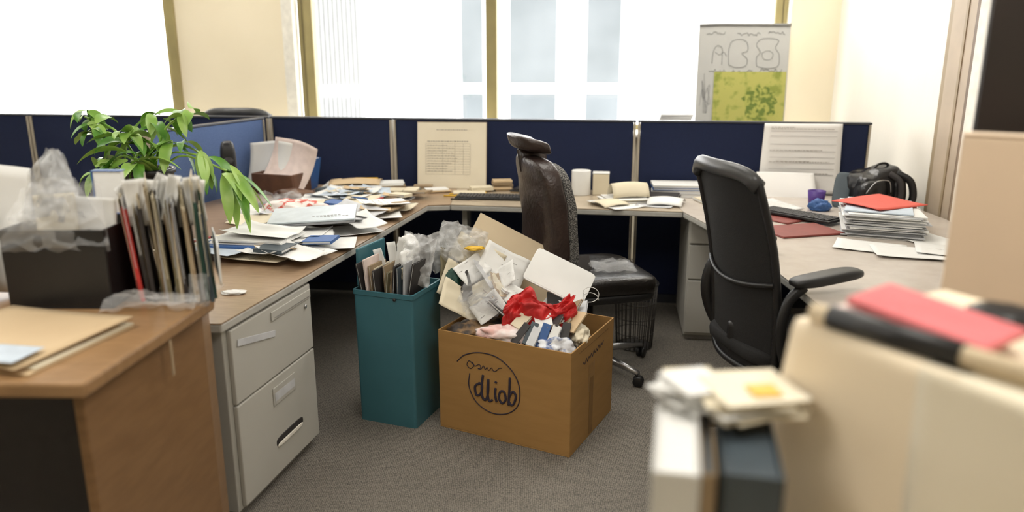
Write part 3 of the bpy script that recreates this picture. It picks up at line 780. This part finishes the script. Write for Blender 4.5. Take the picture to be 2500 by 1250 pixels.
# ------------------------------------------------------------------ right desk items
def backpack():
    r=root('backpack','black shiny backpack lying on the corner desk by the wall','bag',(2.04,4.42,Z),rad(10))
    def wp(p):
        n=noise.noise(Vector((p.x*14,p.y*14,p.z*14)))
        return (p.x*(1+.12*n),p.y*(1+.12*n),p.z*(1+.15*n)+.03*(p.x/.15))
    MB().cushion((.03,0,.115),(.15,.12,.108),e=.6,nu=48,nv=30,warp=wp).obj('bag_body',M_nylon,parent=r)
    MB().cushion((-.04,-.09,.085),(.085,.06,.08),e=.6,nu=40,nv=24,warp=wp).obj('front_pocket',M_nylon,parent=r)
    MB().cushion((.12,-.06,.10),(.045,.08,.09),e=.6,nu=40,nv=24,warp=wp).obj('side_pocket',M_nylon,parent=r)
    MB().tube(smooth_pts([(.10,-.10,.20),(.155,-.15,.16),(.175,-.16,.07),(.16,-.14,.01)]),.010,8,flat=2).obj('shoulder_strap',M_black,parent=r)
    MB().tube(smooth_pts([(.05,-.11,.20),(.085,-.16,.16),(.09,-.17,.07),(.07,-.15,.01)]),.009,8,flat=2).obj('shoulder_strap',M_dark,parent=r)
    MB().tube(smooth_pts([(.0,-.03,.212),(.03,-.03,.242),(.08,-.03,.246),(.11,-.03,.215)]),.007,8).obj('carry_handle',M_black,parent=r)
    MB().tube(smooth_pts([(-.11,-.15,.10),(-.06,-.16,.165),(.02,-.155,.165),(.05,-.14,.10)]),.003,6).obj('zip_line',M_chrome,parent=r)
backpack()
r=root('desk_phone','dark flat handset leaning on the backpack','phone',(1.87,4.38,Z),rot=(rad(60),0,rad(-30)))
MB().cushion((0,.10,.01),(.045,.11,.010),e=.5).obj('phone_body',M_slate,parent=r)
r=root('pen_cup','small purple plastic cup on the desk','cup',(1.76,4.44,Z))
MB().lathe([(0,0),(.042,0),(.050,.085),(.046,.085),(.040,.005),(0,.005)],22).obj('cup_body',M_purple,parent=r)
crumple('cloth_scrap','small blue cloth scrap on the desk','cloth',(1.72,4.28,Z),(.055,.04,.04),M_blues,61,.35,fr=1.3,flat=True)
keyboard((1.53,4.06,Z+.012),rad(-52),'black computer keyboard lying across papers')
MB().box(-.17,.17,-.12,.12,0,.010).obj('folder',M_maroon,loc=(1.42,3.75,Z),rot=(0,0,rad(15)),bevel=.003,label='dark red closed folder on the desk',cat='folder')
sheet(.30,.21,(1.48,4.08,Z+.0005),.6,M_maroon,name='folder',label='dark red folder below the keyboard',cat='folder',group=None,th=.006)
sheet(.22,.30,(1.50,4.42,Z+.001),.3,M_white,curl=.01,lines=9)
sheet(.22,.30,(1.32,4.50,Z+.001),-.2,M_cream,curl=.01)
stack(.34,.44,.11,(1.84,3.80,Z),rad(-20),(M_white,M_white,M_greyp),26,.02,label='thick ragged stack of white papers on the desk')
MB().box(-.15,.15,-.2,.2,0,.006).obj('folder',M_bluep,loc=(1.83,3.82,Z+.112),rot=(0,0,rad(-25)),label='pale blue folder on the paper stack',cat='folder')
mb=MB(); mb.grid(lambda u,v:((u-.5)*.28,(v-.5)*.36,.006*math.sin(u*3+v*2)+.007),10,10)
mb.obj('folder',M_coral,loc=(1.85,3.86,Z+.118),rot=(0,0,rad(-62)),solid=.004,label='coral red folder on top of the paper stack',cat='folder')
sheet(.21,.297,(1.62,3.42,Z+.001),rad(62),M_white,curl=.006)
sheet(.21,.297,(1.74,3.30,Z+.004),rad(75),M_white,curl=.006)
sheet(.21,.297,(1.94,3.32,Z+.006),rad(66),M_white,curl=.006)
sheet(.21,.297,(1.96,3.52,Z+.003),rad(20),M_white,curl=.006)

# ------------------------------------------------------------------ left desk items
def bag_box():
    r=root('leather_satchel','open brown leather satchel with a pinkish sheet','bag',(-1.45,4.86,Z),rad(-20))
    b=MB(); b.box(-.15,.15,-.10,-.085,0,.13); b.box(-.15,.15,.085,.10,0,.16); b.box(-.15,-.135,-.085,.085,0,.13); b.box(.135,.15,-.085,.085,0,.13); b.box(-.135,.135,-.085,.085,0,.01)
    b.obj('satchel_body',M_satch,parent=r,bevel=.01)
    mb=MB(); mb.grid(lambda u,v:((u-.5)*.30,.06*math.sin(v*2.5)+.02*math.sin(u*6),v*.31+.02*math.sin(u*3)),14,14)
    mb.obj('paper_sheet',M_pinkp,loc=(-1.45,4.79,Z+.03),rot=(rad(-18),rad(14),rad(-15)),solid=.0015,label='pinkish curled sheet standing in the satchel',cat='paper')
    mb=MB(); mb.grid(lambda u,v:((u-.5)*.30,.04*math.sin(v*2.5)+.02*math.sin(u*6),v*.28+.02*math.sin(u*3)),14,14)
    mb.obj('paper_sheet',M_white,loc=(-1.53,4.86,Z+.03),rot=(rad(-14),rad(2),rad(-5)),solid=.0015,label='white sheet standing behind the pinkish sheet',cat='paper')
bag_box()
r=root('desk_speaker','slim black speaker with rounded top beside the blue partition','speaker',(-1.66,4.55,Z),rad(20))
MB().cushion((0,0,.18),(.045,.06,.178),e=.5).obj('speaker_body',M_black,parent=r)
MB().lathe([(.0,0),(.028,0),(.032,.004),(.0,.003)],20,M=T(0,-.0605,.24,rx=pi/2)).obj('speaker_cone',M_dark,parent=r)
MB().lathe([(0,0),(.05,0),(.05,.006),(0,.006)],22).obj('speaker_foot',M_black,parent=r)
book(.20,.15,.02,(-1.27,4.98,Z+.10),rad(-10),M_blues,rx=0,ry=rad(-80),label='blue folder standing upright on the desk',name='file_folder',cat='folder')
crumple('leather_pouch','brown leather pouch lying on the desk','pouch',(-1.32,4.66,Z),(.13,.07,.04),M_pouch,71,.25,fr=1.2,flat=True,fine=.5)
crumple('leather_pouch','dark blue pouch lying on the desk','pouch',(-1.13,4.74,Z),(.08,.05,.04),M_slate,72,.25,fr=1.2,flat=True,fine=.5)
stack(.36,.22,.045,(-1.02,4.95,Z),.0,(M_manila,M_cream,M_white),7,label='stack of manila folders on the desk',name='folder_stack',cat='folders')
tent((-1.00,4.95,Z+.048),.06,.32,.20,M_manila,'manila folder arching on the folder stack',.02)
pen((-1.02,4.95,Z+.070),.2,M_ink,'dark pen on the manila folders'); pen((-.92,4.96,Z+.070),.1,M_yellow,'yellow pencil on the manila folders',.17,'pencil')
stack(.16,.13,.055,(-.78,4.96,Z),.2,(M_cream,M_manila,M_white,M_tan),6,label='small pile of cream notebooks',name='notebook_pile',cat='notebooks')
stack(.18,.12,.03,(-.76,4.82,Z),-.1,(M_white,M_cream),4,label='small pile of notebooks and slips',name='notebook_pile',cat='notebooks')
r=root('computer_mouse','dark computer mouse on the desk','mouse',(-.62,4.82,Z),.6)
MB().cushion((0,0,.020),(.058,.034,.020),e=.8).obj('mouse_shell',M_slate,parent=r)
MB().tube(smooth_pts([(.055,0,.01),(.09,.02,.004),(.13,.01,.004),(.16,.05,.004)]),.002,6).obj('mouse_cable',M_black,parent=r)
stack(.14,.10,.02,(-.47,4.90,Z),.3,(M_manila,M_white),3,label='small slips and pads by the board',name='notepad_pile',cat='notepads')
stack(.12,.07,.03,(-.58,4.98,Z),.0,(M_cream,M_tan),3,label='small slips and pads by the board',name='notepad_pile',cat='notepads')
keyboard((-1.40,4.40,Z),rad(20),'black keyboard half buried by papers')
crumple('flowered_cloth','red and white crumpled patterned cloth on the desk','cloth',(-1.17,4.10,Z),(.17,.12,.06),M_flower,75,.35,fr=1.9,flat=True)
crumple('crumpled_paper','crumpled white paper ball on the desk','paper',(-1.38,3.98,Z),(.10,.09,.05),M_white,76,.3,fr=1.4,flat=True)
plastic('plastic_wrap','clear plastic wrap crumpled on the desk',(-1.28,4.20,Z+.04),.26,.2,M_film,(rad(12),0,.4),77,.05,cat='wrap')
MB().box(-.17,.17,-.12,.12,0,.012).obj('folder',M_dark,loc=(-.86,4.42,Z),rot=(0,0,.2),bevel=.003,label='dark folder below white papers',cat='folder')
MB().box(-.17,.17,-.11,.11,0,.008).obj('folder',M_tan,loc=(-.80,4.22,Z+.001),rot=(0,0,.12),bevel=.002,label='brownish folder half covered by papers',cat='folder')
stack(.32,.24,.03,(-1.02,4.56,Z+.001),.15,(M_white,M_bluep,M_white),5,.03,label='pile of white papers and pale folders')
sheet(.34,.24,(-.98,4.58,Z+.034),-.25,M_white,curl=.03,name='folder',label='white folder arching over papers',cat='folder',th=.002)
sheet(.30,.22,(-.86,4.52,Z+.040),.25,M_bluep,curl=.02,name='folder',label='pale blue folder arching over papers',cat='folder',th=.002)
random.seed(21)
z=Z+.001
for i,(x,y,a,m) in enumerate([(-.90,3.98,.3,M_white),(-1.10,3.75,-.2,M_white),(-.80,3.72,.9,M_white),(-.98,3.48,.25,M_greyp),(-1.22,3.58,1.1,M_cream),
        (-.86,3.42,.5,M_white),(-1.08,3.22,.1,M_cream),(-.74,4.05,.6,M_white),(-.70,4.28,.2,M_cream),(-1.30,3.36,.5,M_white),(-.95,4.18,.2,M_white),(-1.05,3.95,.9,M_bluep),(-.93,3.24,-.35,M_white)]):
    sheet(.22,.30,(x,y,z),a+1.2,m,curl=.012,lines=(9 if i%3==0 else 0)); z+=.0022
random.seed(52)
dx,dy=.219,.976
zz=z+.004
for i in range(48):
    t=random.uniform(.75,2.35); o=random.uniform(.10,.66)
    x=-.947+dx*t-dy*o; y=2.396+dy*t+dx*o*.2
    k=random.random()
    if k<.50:
        sheet(random.uniform(.14,.22),random.uniform(.18,.30),(x,y,zz),random.uniform(0,pi),random.choice([M_white,M_white,M_cream,M_greyp,M_bluep]),random.uniform(-.06,.06),random.uniform(-.06,.06),curl=random.uniform(.005,.03),lines=random.choice([0,0,7]),nz=.006)
    elif k<.8:
        book(random.uniform(.10,.18),random.uniform(.07,.13),random.uniform(.008,.018),(x,y,zz),random.uniform(0,pi),random.choice([M_cream,M_dark,M_tan,M_blues,M_maroon,M_slate,M_white,M_dark]),random.uniform(-.06,.06),random.uniform(-.06,.06),label='small notebook lying among papers',name='notebook',cat='notebook',group='notebooks on the tan desk')
    elif k<.9:
        pen((x,y,zz+.01),random.uniform(0,pi),random.choice([M_ink,M_red,M_yellow,M_blues]),'pen lying among the papers')
    else:
        sheet(.10,.16,(x,y,zz+.004),random.uniform(0,pi),M_manila,.05,.04,curl=.01,name='envelope',label='tan envelope lying among papers',th=.002)
    zz+=.0004
r=root('laptop','closed silver white laptop lying on papers','laptop',(-.95,3.66,Z+.088),rot=(rad(4),rad(-2),rad(8)))
MB().box(-.20,.20,-.135,.135,0,.012).obj('laptop_base',mat('laptop_grey',(.30,.31,.33),.4),parent=r,bevel=.004)
MB().box(-.20,.20,-.135,.135,.0125,.022).obj('laptop_lid',mat('lid_silver',(.58,.65,.70),.35),parent=r,bevel=.004)
l=MB()
for i,(a,b) in enumerate([(.0,.12),(.02,.16)]): 
    x=a
    while x<b: l.box(x,x+.012,-.06-i*.02,-.052-i*.02,.0222,.0226); x+=.017
l.obj('lid_lettering',M_inkg,parent=r)
MB().box(-.17,.17,-.12,.12,0,.012).obj('folder',M_blues,loc=(-1.16,3.34,Z+.042),rot=(0,0,rad(-8)),bevel=.003,label='blue folder with papers spilling out',cat='folder')
stack(.32,.23,.020,(-1.13,3.35,Z+.055),rad(-12),(M_white,M_bluep,M_white),5,.02,label='loose papers over the blue folder')
sheet(.22,.30,(-1.10,3.36,Z+.077),1.3,M_white,curl=.03,nz=.01)
stack(.30,.21,.012,(-.98,3.44,Z+.040),rad(12),(M_white,M_greyp),4,.02,label='loose white papers at the desk edge')
pen((-.66,4.20,Z+.034),.3,M_orange,'orange highlighter on papers',.09,'highlighter'); pen((-.70,4.45,Z+.020),.5,M_yellow,'yellow pencil on papers',.15,'pencil')
crumple('paper_scrap','small white paper scrap on the desk','paper',(-1.02,2.72,Z),(.045,.022,.008),M_white,79,.3,flat=True)

# ------------------------------------------------------------------ plant
def plant():
    px,py=-1.60,3.42
    r=root('potted_plant','leafy green plant with arching leaves in a tall black pot','plant',(px,py,Z-.0))
    MB().lathe([(0,0),(.075,0),(.10,.34),(.107,.34),(.107,.36),(.095,.36),(.092,.33),(0,.33)],28).obj('pot',M_black,parent=r)
    MB().lathe([(0,.335),(.091,.335)],24).obj('soil',M_soil,parent=r)
    L=MB(); ST=MB()
    random.seed(5)
    def leaf(base,dirv,ln,wd,droop,m):
        d=Vector(dirv).normalized(); side=d.cross(Vector((0,0,1)))
        if side.length<.1: side=Vector((1,0,0))
        side.normalize(); n=10; vs=[];fs=[]
        p=Vector(base); cur=d.copy()
        roll=random.uniform(-.7,.7)
        sd=(side*math.cos(roll)+side.cross(d)*math.sin(roll))
        for i in range(n+1):
            t=i/n
            w=max(.0004,wd*max(0.0,math.sin(min(1.0,t*.97+.03)*pi))**.75*(1-.2*t))
            nrm=sd.cross(cur).normalized()
            vs+= [p-sd*w+nrm*w*.35, p.copy(), p+sd*w+nrm*w*.35]
            cur=(cur+Vector((0,0,-droop/n))).normalized()
            p=p+cur*(ln/n)
        for i in range(n):
            for k in range(2):
                fs.append((i*3+k,i*3+k+1,(i+1)*3+k+1,(i+1)*3+k))
        L.add(vs,fs,m,None,True)
    clusters=[((-.22,0,.53),.13,13),((-.05,-.05,.50),.19,16),((.04,.05,.56),.16,10),((-.17,-.1,.38),.14,13),((.20,-.05,.60),.14,8),((.0,-.12,.42),.20,13),((.13,0,.46),.18,9),((-.28,.05,.58),.10,8),((.26,-.05,.42),.20,6),((.37,-.08,.36),.27,10),((-.2,-.02,.33),.13,9)]
    for (c,ln,n) in clusters:
        c=Vector(c)
        mid=Vector((c.x*.45,c.y*.45,.42+.5*max(0,c.z-.4)))
        ST.tube(smooth_pts([(c.x*.1,c.y*.1,.33),mid,c]),.005,6)
        for i in range(n):
            a=random.uniform(0,2*pi); el=random.uniform(-.3,.7)
            if c.x>.25: a=random.uniform(-1.2,1.0); el=random.uniform(-.8,.2)
            leaf(c+Vector((random.uniform(-.025,.025),random.uniform(-.025,.025),random.uniform(-.03,.03))),(math.cos(a)*math.cos(el),math.sin(a)*math.cos(el),math.sin(el)),ln*random.uniform(.6,1.15),random.uniform(.020,.034),random.uniform(.8,2.6),random.choice([0,1,1]))
    L.obj('foliage',[M_leaf,M_leafl],parent=r)
    ST.obj('stems',M_leafl,parent=r)
plant()

# ------------------------------------------------------------------ near table items
ZT=.901
MB().box(-.20,.20,-.17,.17,0,.004).obj('manila_folder',M_manila,loc=(-1.235,1.83,ZT),rot=(0,0,rad(-14)),label='open manila folder lying on the brown table',cat='folder')
sheet(.37,.32,(-1.22,1.84,ZT+.005),rad(-14),M_cream,curl=.0,label='cream sheets inside the manila folder',th=.004)
mb=MB(); mb.grid(lambda u,v:((u-.5)*.42,(v-.5)*.35,.012+.012*u*u*v),10,10)
mb.obj('manila_folder',M_manila,loc=(-1.25,1.84,ZT+.006),rot=(0,0,rad(-18)),solid=.003,label='manila folder cover on the brown table',cat='folder')
sheet(.12,.10,(-1.16,1.67,ZT+.034),rad(-10),M_bluep,label='pale blue slip on the manila folder')
r=root('storage_box','black open storage box stuffed with papers and plastic','box',(-1.275,2.21,ZT))
b=MB(); b.box(-.145,.145,-.115,.115,0,.006)
b.box(-.145,.145,-.115,-.109,.006,.228); b.box(-.145,.145,.109,.115,.006,.228); b.box(-.145,-.139,-.109,.109,.006,.228); b.box(.139,.145,-.109,.109,.006,.228)
b.obj('box_body',M_black,parent=r,bevel=.003)
stack(.25,.19,.19,(-1.275,2.21,ZT+.008),0,(M_white,M_greyp,M_cream),12,.006,label='papers filling the black box')
plastic('plastic_bag','clear crinkled plastic bag over the black box',(-1.27,2.13,ZT+.25),.30,.18,M_film,(rad(60),0,rad(5)),81,.04,pinch=.3)
plastic('plastic_bag','clear crinkled plastic bag peaked over the papers',(-1.32,2.22,ZT+.32),.26,.22,M_bag,(rad(80),rad(5),rad(-8)),82,.04,pinch=.85)
plastic('plastic_bag','clear crinkled plastic bag peaked over the papers',(-1.27,2.14,ZT+.28),.24,.16,M_film,(rad(85),rad(-5),rad(8)),84,.04,pinch=.5)
sheet(.13,.38,(-1.49,2.25,ZT+.195),rad(10),M_white,rad(84),rad(8),curl=.03,label='tall white paper standing beside the black box',th=.002)
sheet(.12,.34,(-1.56,2.20,ZT+.175),rad(-12),M_white,rad(84),rad(-8),curl=.03,label='tall white paper standing beside the black box',th=.002)
sheet(.12,.12,(-1.29,2.17,ZT+.255),rad(0),M_cream,rad(80),rad(-4),curl=.01,label='cream card standing in the black box',th=.002,lines=6)
sheet(.12,.11,(-1.19,2.18,ZT+.25),rad(6),M_white,rad(82),rad(4),curl=.01,label='white card standing in the black box',th=.002,lines=5)
book(.09,.03,.13,(-1.20,2.30,ZT+.235),0,M_blues,label='blue packet behind the cards',name='packet',cat='packet')
random.seed(33)
cols=[M_maroon,M_dark,M_red,M_dark,M_tan,M_dark,M_olivef,M_tan,M_greyp,M_dark,M_olivef,M_tan,M_olivef,M_cream,M_tan,M_dark,M_olivef,M_cream,M_tan,M_greyp,M_green,M_green,M_slate]
r=root('file_rack','clear plastic rack holding upright files on the brown table','rack',(0,0,ZT))
MB().box(-1.13,-.895,2.16,2.33,0,.004).obj('rack_body',M_film,parent=r)
x=-1.112
for i,m in enumerate(cols):
    lean=rad(-5+i*.25+random.uniform(-1.6,1.6)) if i<10 else rad(-2+random.uniform(-1.6,1.6))
    hh=random.uniform(.255,.335); t=.0104
    if i<4: hh-=.03
    dy_=random.uniform(-.018,.018)
    f=root('file_folder','upright paper-filled file folder in a dense row','folder',(x,2.235+dy_,ZT+.005),rot=(0,lean,rad(22)+random.uniform(-.06,.06)),group='upright files on the table')
    c=MB(); c.box(-t/2,-t/2+.0025,-.08,.08,0,hh); c.box(t/2-.0025,t/2,-.08,.08,0,hh-.012); c.box(-t/2,t/2,-.0815,-.0802,0,hh*.98)
    ty=random.uniform(-.07,.02); c.box(-t/2,-t/2+.0016,ty,ty+.05,hh,hh+.012)
    c.obj('cover',m,parent=f)
    p=MB(); 
    for q in range(3):
        p.box(-t/2+.0027+q*.0018,-t/2+.0040+q*.0018,-.077,.07,.002,hh+random.uniform(-.01,.035),M=T(0,0,0,rx=rad(random.uniform(-5,5))))
    p.obj('papers',random.choice([M_white,M_greyp,M_cream,M_cream]),parent=f)
    x+=.0100
for i in range(9):
    sheet(random.uniform(.03,.07),.13,(-1.09+i*.023,2.21+random.uniform(-.03,.03),ZT+.290+random.uniform(-.012,.016)),random.uniform(.2,1.1),random.choice([M_white,M_white,M_cream]),rad(80),rad(random.uniform(-30,30)),curl=.02,label='loose sheet poking out of the upright files',group='sheets in the upright files',th=.001)
sheet(.12,.24,(-.868,2.22,ZT+.125),rad(24),M_white,0,rad(-90),name='paper_sleeve',label='thin white sleeve at the end of the files',th=.004)
plastic('plastic_wrap','clear plastic wrap bunched in front of the files',(-1.02,2.09,ZT+.015),.26,.06,M_film,(rad(10),0,.05),91,.02,cat='wrap')
plastic('plastic_wrap','clear plastic wrap hanging by the files',(-.885,2.10,ZT+.05),.05,.09,M_film,(rad(70),0,.3),92,.02,cat='wrap')

# ------------------------------------------------------------------ near right group
r=root('side_counter','beige counter supporting boxes and binders','counter')
MB().prism([(.15,.55),(.27,1.28),(1.0,1.18),(1.0,.55)],.78,.82).obj('counter_top',M_panelb,parent=r,bevel=.005)
MB().prism([(.20,.60),(.31,1.23),(.97,1.13),(.97,.60)],0,.779).obj('counter_body',M_panelb,parent=r)
ax,ay=.42,1.10; th=math.atan2(-.877,.48)
r=root('archive_box','pale cream archive box standing on the counter','box',(ax,ay,.821),th)
b=MB(); b.box(0,.44,.0,.36,0,.393)
b.obj('box_body',M_tanbox,parent=r,bevel=.010)
LTZ=.821+.3935
c,s=math.cos(th),math.sin(th)
W=lambda x,y,z:(ax+x*c-y*s,ay+x*s+y*c,z)
def drape(x0,w,drop,top,m,label,tilt,out=.012):
    mb=MB()
    def fn(u,v):
        x=x0+(u-.5)*w+ tilt*v*drop
        L=(top+drop)*v
        if L<top: return (x,top-L,.3965+.0015)
        q=L-top
        return (x,-.003-out*(q/drop),.3965-q)
    mb.grid(fn,10,30)
    return mb.obj('paper_folder',m,loc=(ax,ay,.821),rot=(0,0,th),solid=.002,label=label,cat='folder',group='folders draped on the pale box')
drape(.135,.25,.34,.07,M_tanbox,'cream folder hanging over the side of the box',-.10,.030)
drape(.31,.22,.22,.06,M_form,'cream sheet hanging over the side of the box',.10,.020)
r=root('document_tube','tan cardboard tube with a thick black sleeve','tube',W(.045,.008,LTZ+.0215),th+rad(7))
MB().tube([(-.016,0,0),(.36,0,0)],.0140,20).obj('tube_body',M_cardl,parent=r)
MB().tube([(.012,0,0),(.195,0,0)],.0172,20).obj('tube_sleeve',M_black,parent=r)
stack(.18,.13,.026,W(.12,.110,LTZ),th,(M_white,M_pinkp),8,.010,label='white papers below the red folder',ang=.12)
MB().box(-.10,.10,-.050,.055,0,.012).obj('folder',M_pink,loc=W(.145,.105,LTZ+.027),rot=(rad(3),rad(4),th+.06),bevel=.003,label='pinkish red folder lying on papers',cat='folder')
crumple('black_pouch','black fabric pouch on the pale box','pouch',W(.16,.25,LTZ),(.06,.05,.018),M_black,95,.3,fr=1.2,flat=True)
def binder(loc,w,d,h,m,label,rz=0):
    r=root('ring_binder',label,'binder',loc,rz,group='binders on the counter')
    b=MB(); b.box(-w/2,-w/2+.003,-d/2,d/2,0,h); b.box(w/2-.003,w/2,-d/2,d/2,0,h)
    b.box(-w/2+.003,w/2-.003,d/2-.003,d/2,0,h); b.box(-w/2+.003,w/2-.003,-d/2,-d/2+.003,0,h)
    b.obj('cover',m,parent=r,bevel=.002)
    MB().box(-w/2+.004,w/2-.004,-d/2+.006,d/2-.006,.005,h-.008).obj('pages',M_white if m is M_white else M_slate,parent=r)
binder((.226,.97,.821),.060,.20,.272,M_white,'white ring binder standing on the counter',rad(-12))
binder((.272,.985,.821),.018,.20,.262,M_tan,'narrow brown binder between others',rad(-12))
binder((.326,.975,.821),.076,.19,.262,M_slate,'dark slate blue binder on the counter',rad(-12))
stack(.125,.11,.036,(.345,1.06,1.093),.15,(M_white,M_cream,M_form),12,.010,label='loose cream papers lying on top of the binders',ang=.25)
stack(.075,.09,.034,(.275,1.09,1.093),.5,(M_white,M_white,M_cream),11,.012,label='loose white papers on top of the binders',ang=.45)
MB().box(-.021,.021,-.019,.019,0,.002).obj('sticky_note',M_yellow,loc=(.362,1.035,1.1305),rot=(0,0,.1),label='yellow sticky note on the papers',cat='note')
a2=math.atan2(-.53,.85)
r=root('room_divider','plain beige divider panel standing close by','partition',(.863,1.50,0),a2)
MB().box(0,.75,-.02,.02,0,1.45).obj('divider_panel',M_panelb,parent=r,bevel=.006)
MB().box(0,.75,-.021,.021,1.4502,1.455).obj('top_cap',M_panelb,parent=r,bevel=.002)
r=root('tall_cabinet','very dark brown tall storage cabinet behind the divider','cabinet',(1.02,1.74,0),a2)
MB().box(0,.6,0,.30,0,2.2).obj('body',M_tallc,parent=r,bevel=.005)
MB().box(.005,.295,-.018,-.001,.05,2.18).obj('door',M_tallc,parent=r,bevel=.003)
MB().box(.305,.595,-.018,-.001,.05,2.18).obj('door',M_tallc,parent=r,bevel=.003)

# ------------------------------------------------------------------ lights
wd=bpy.data.worlds.new('w'); S.world=wd; wd.use_nodes=True
bg=wd.node_tree.nodes['Background']; bg.inputs[0].default_value=(1,.99,.975,1); bg.inputs[1].default_value=5.6
def area(loc,rot,sx,sy,e,col=(1,.955,.88)):
    l=bpy.data.lights.new('ceiling_light','AREA'); l.shape='RECTANGLE'; l.size=sx; l.size_y=sy; l.energy=e; l.color=col
    o=bpy.data.objects.new('ceiling_light',l); COL.objects.link(o); o.location=loc; o.rotation_euler=rot
    return o
area((-1.6,1.2,2.75),(0,0,0),1.2,1.2,26)
area((.9,1.0,2.75),(0,0,0),1.2,1.2,25)
area((.2,3.6,2.75),(0,0,0),1.2,1.2,19)
area((1.6,5.0,2.75),(0,0,0),.8,.8,15)
area((-3.2,3.6,2.75),(0,0,0),1.2,1.2,20)
area((-2.3,5.3,2.75),(0,0,0),.8,.8,13)

# ------------------------------------------------------------------ camera
cd=bpy.data.cameras.new('camera'); cam=bpy.data.objects.new('camera',cd); COL.objects.link(cam)
cam.location=(0,0,1.6); cam.rotation_euler=(pi/2-.2543,0,0)
cd.sensor_width=36; cd.lens=27.36
cd.dof.use_dof=True; cd.dof.focus_distance=3.4; cd.dof.aperture_fstop=1.25
S.camera=cam
S.view_settings.view_transform='Standard'
S.view_settings.exposure=.46
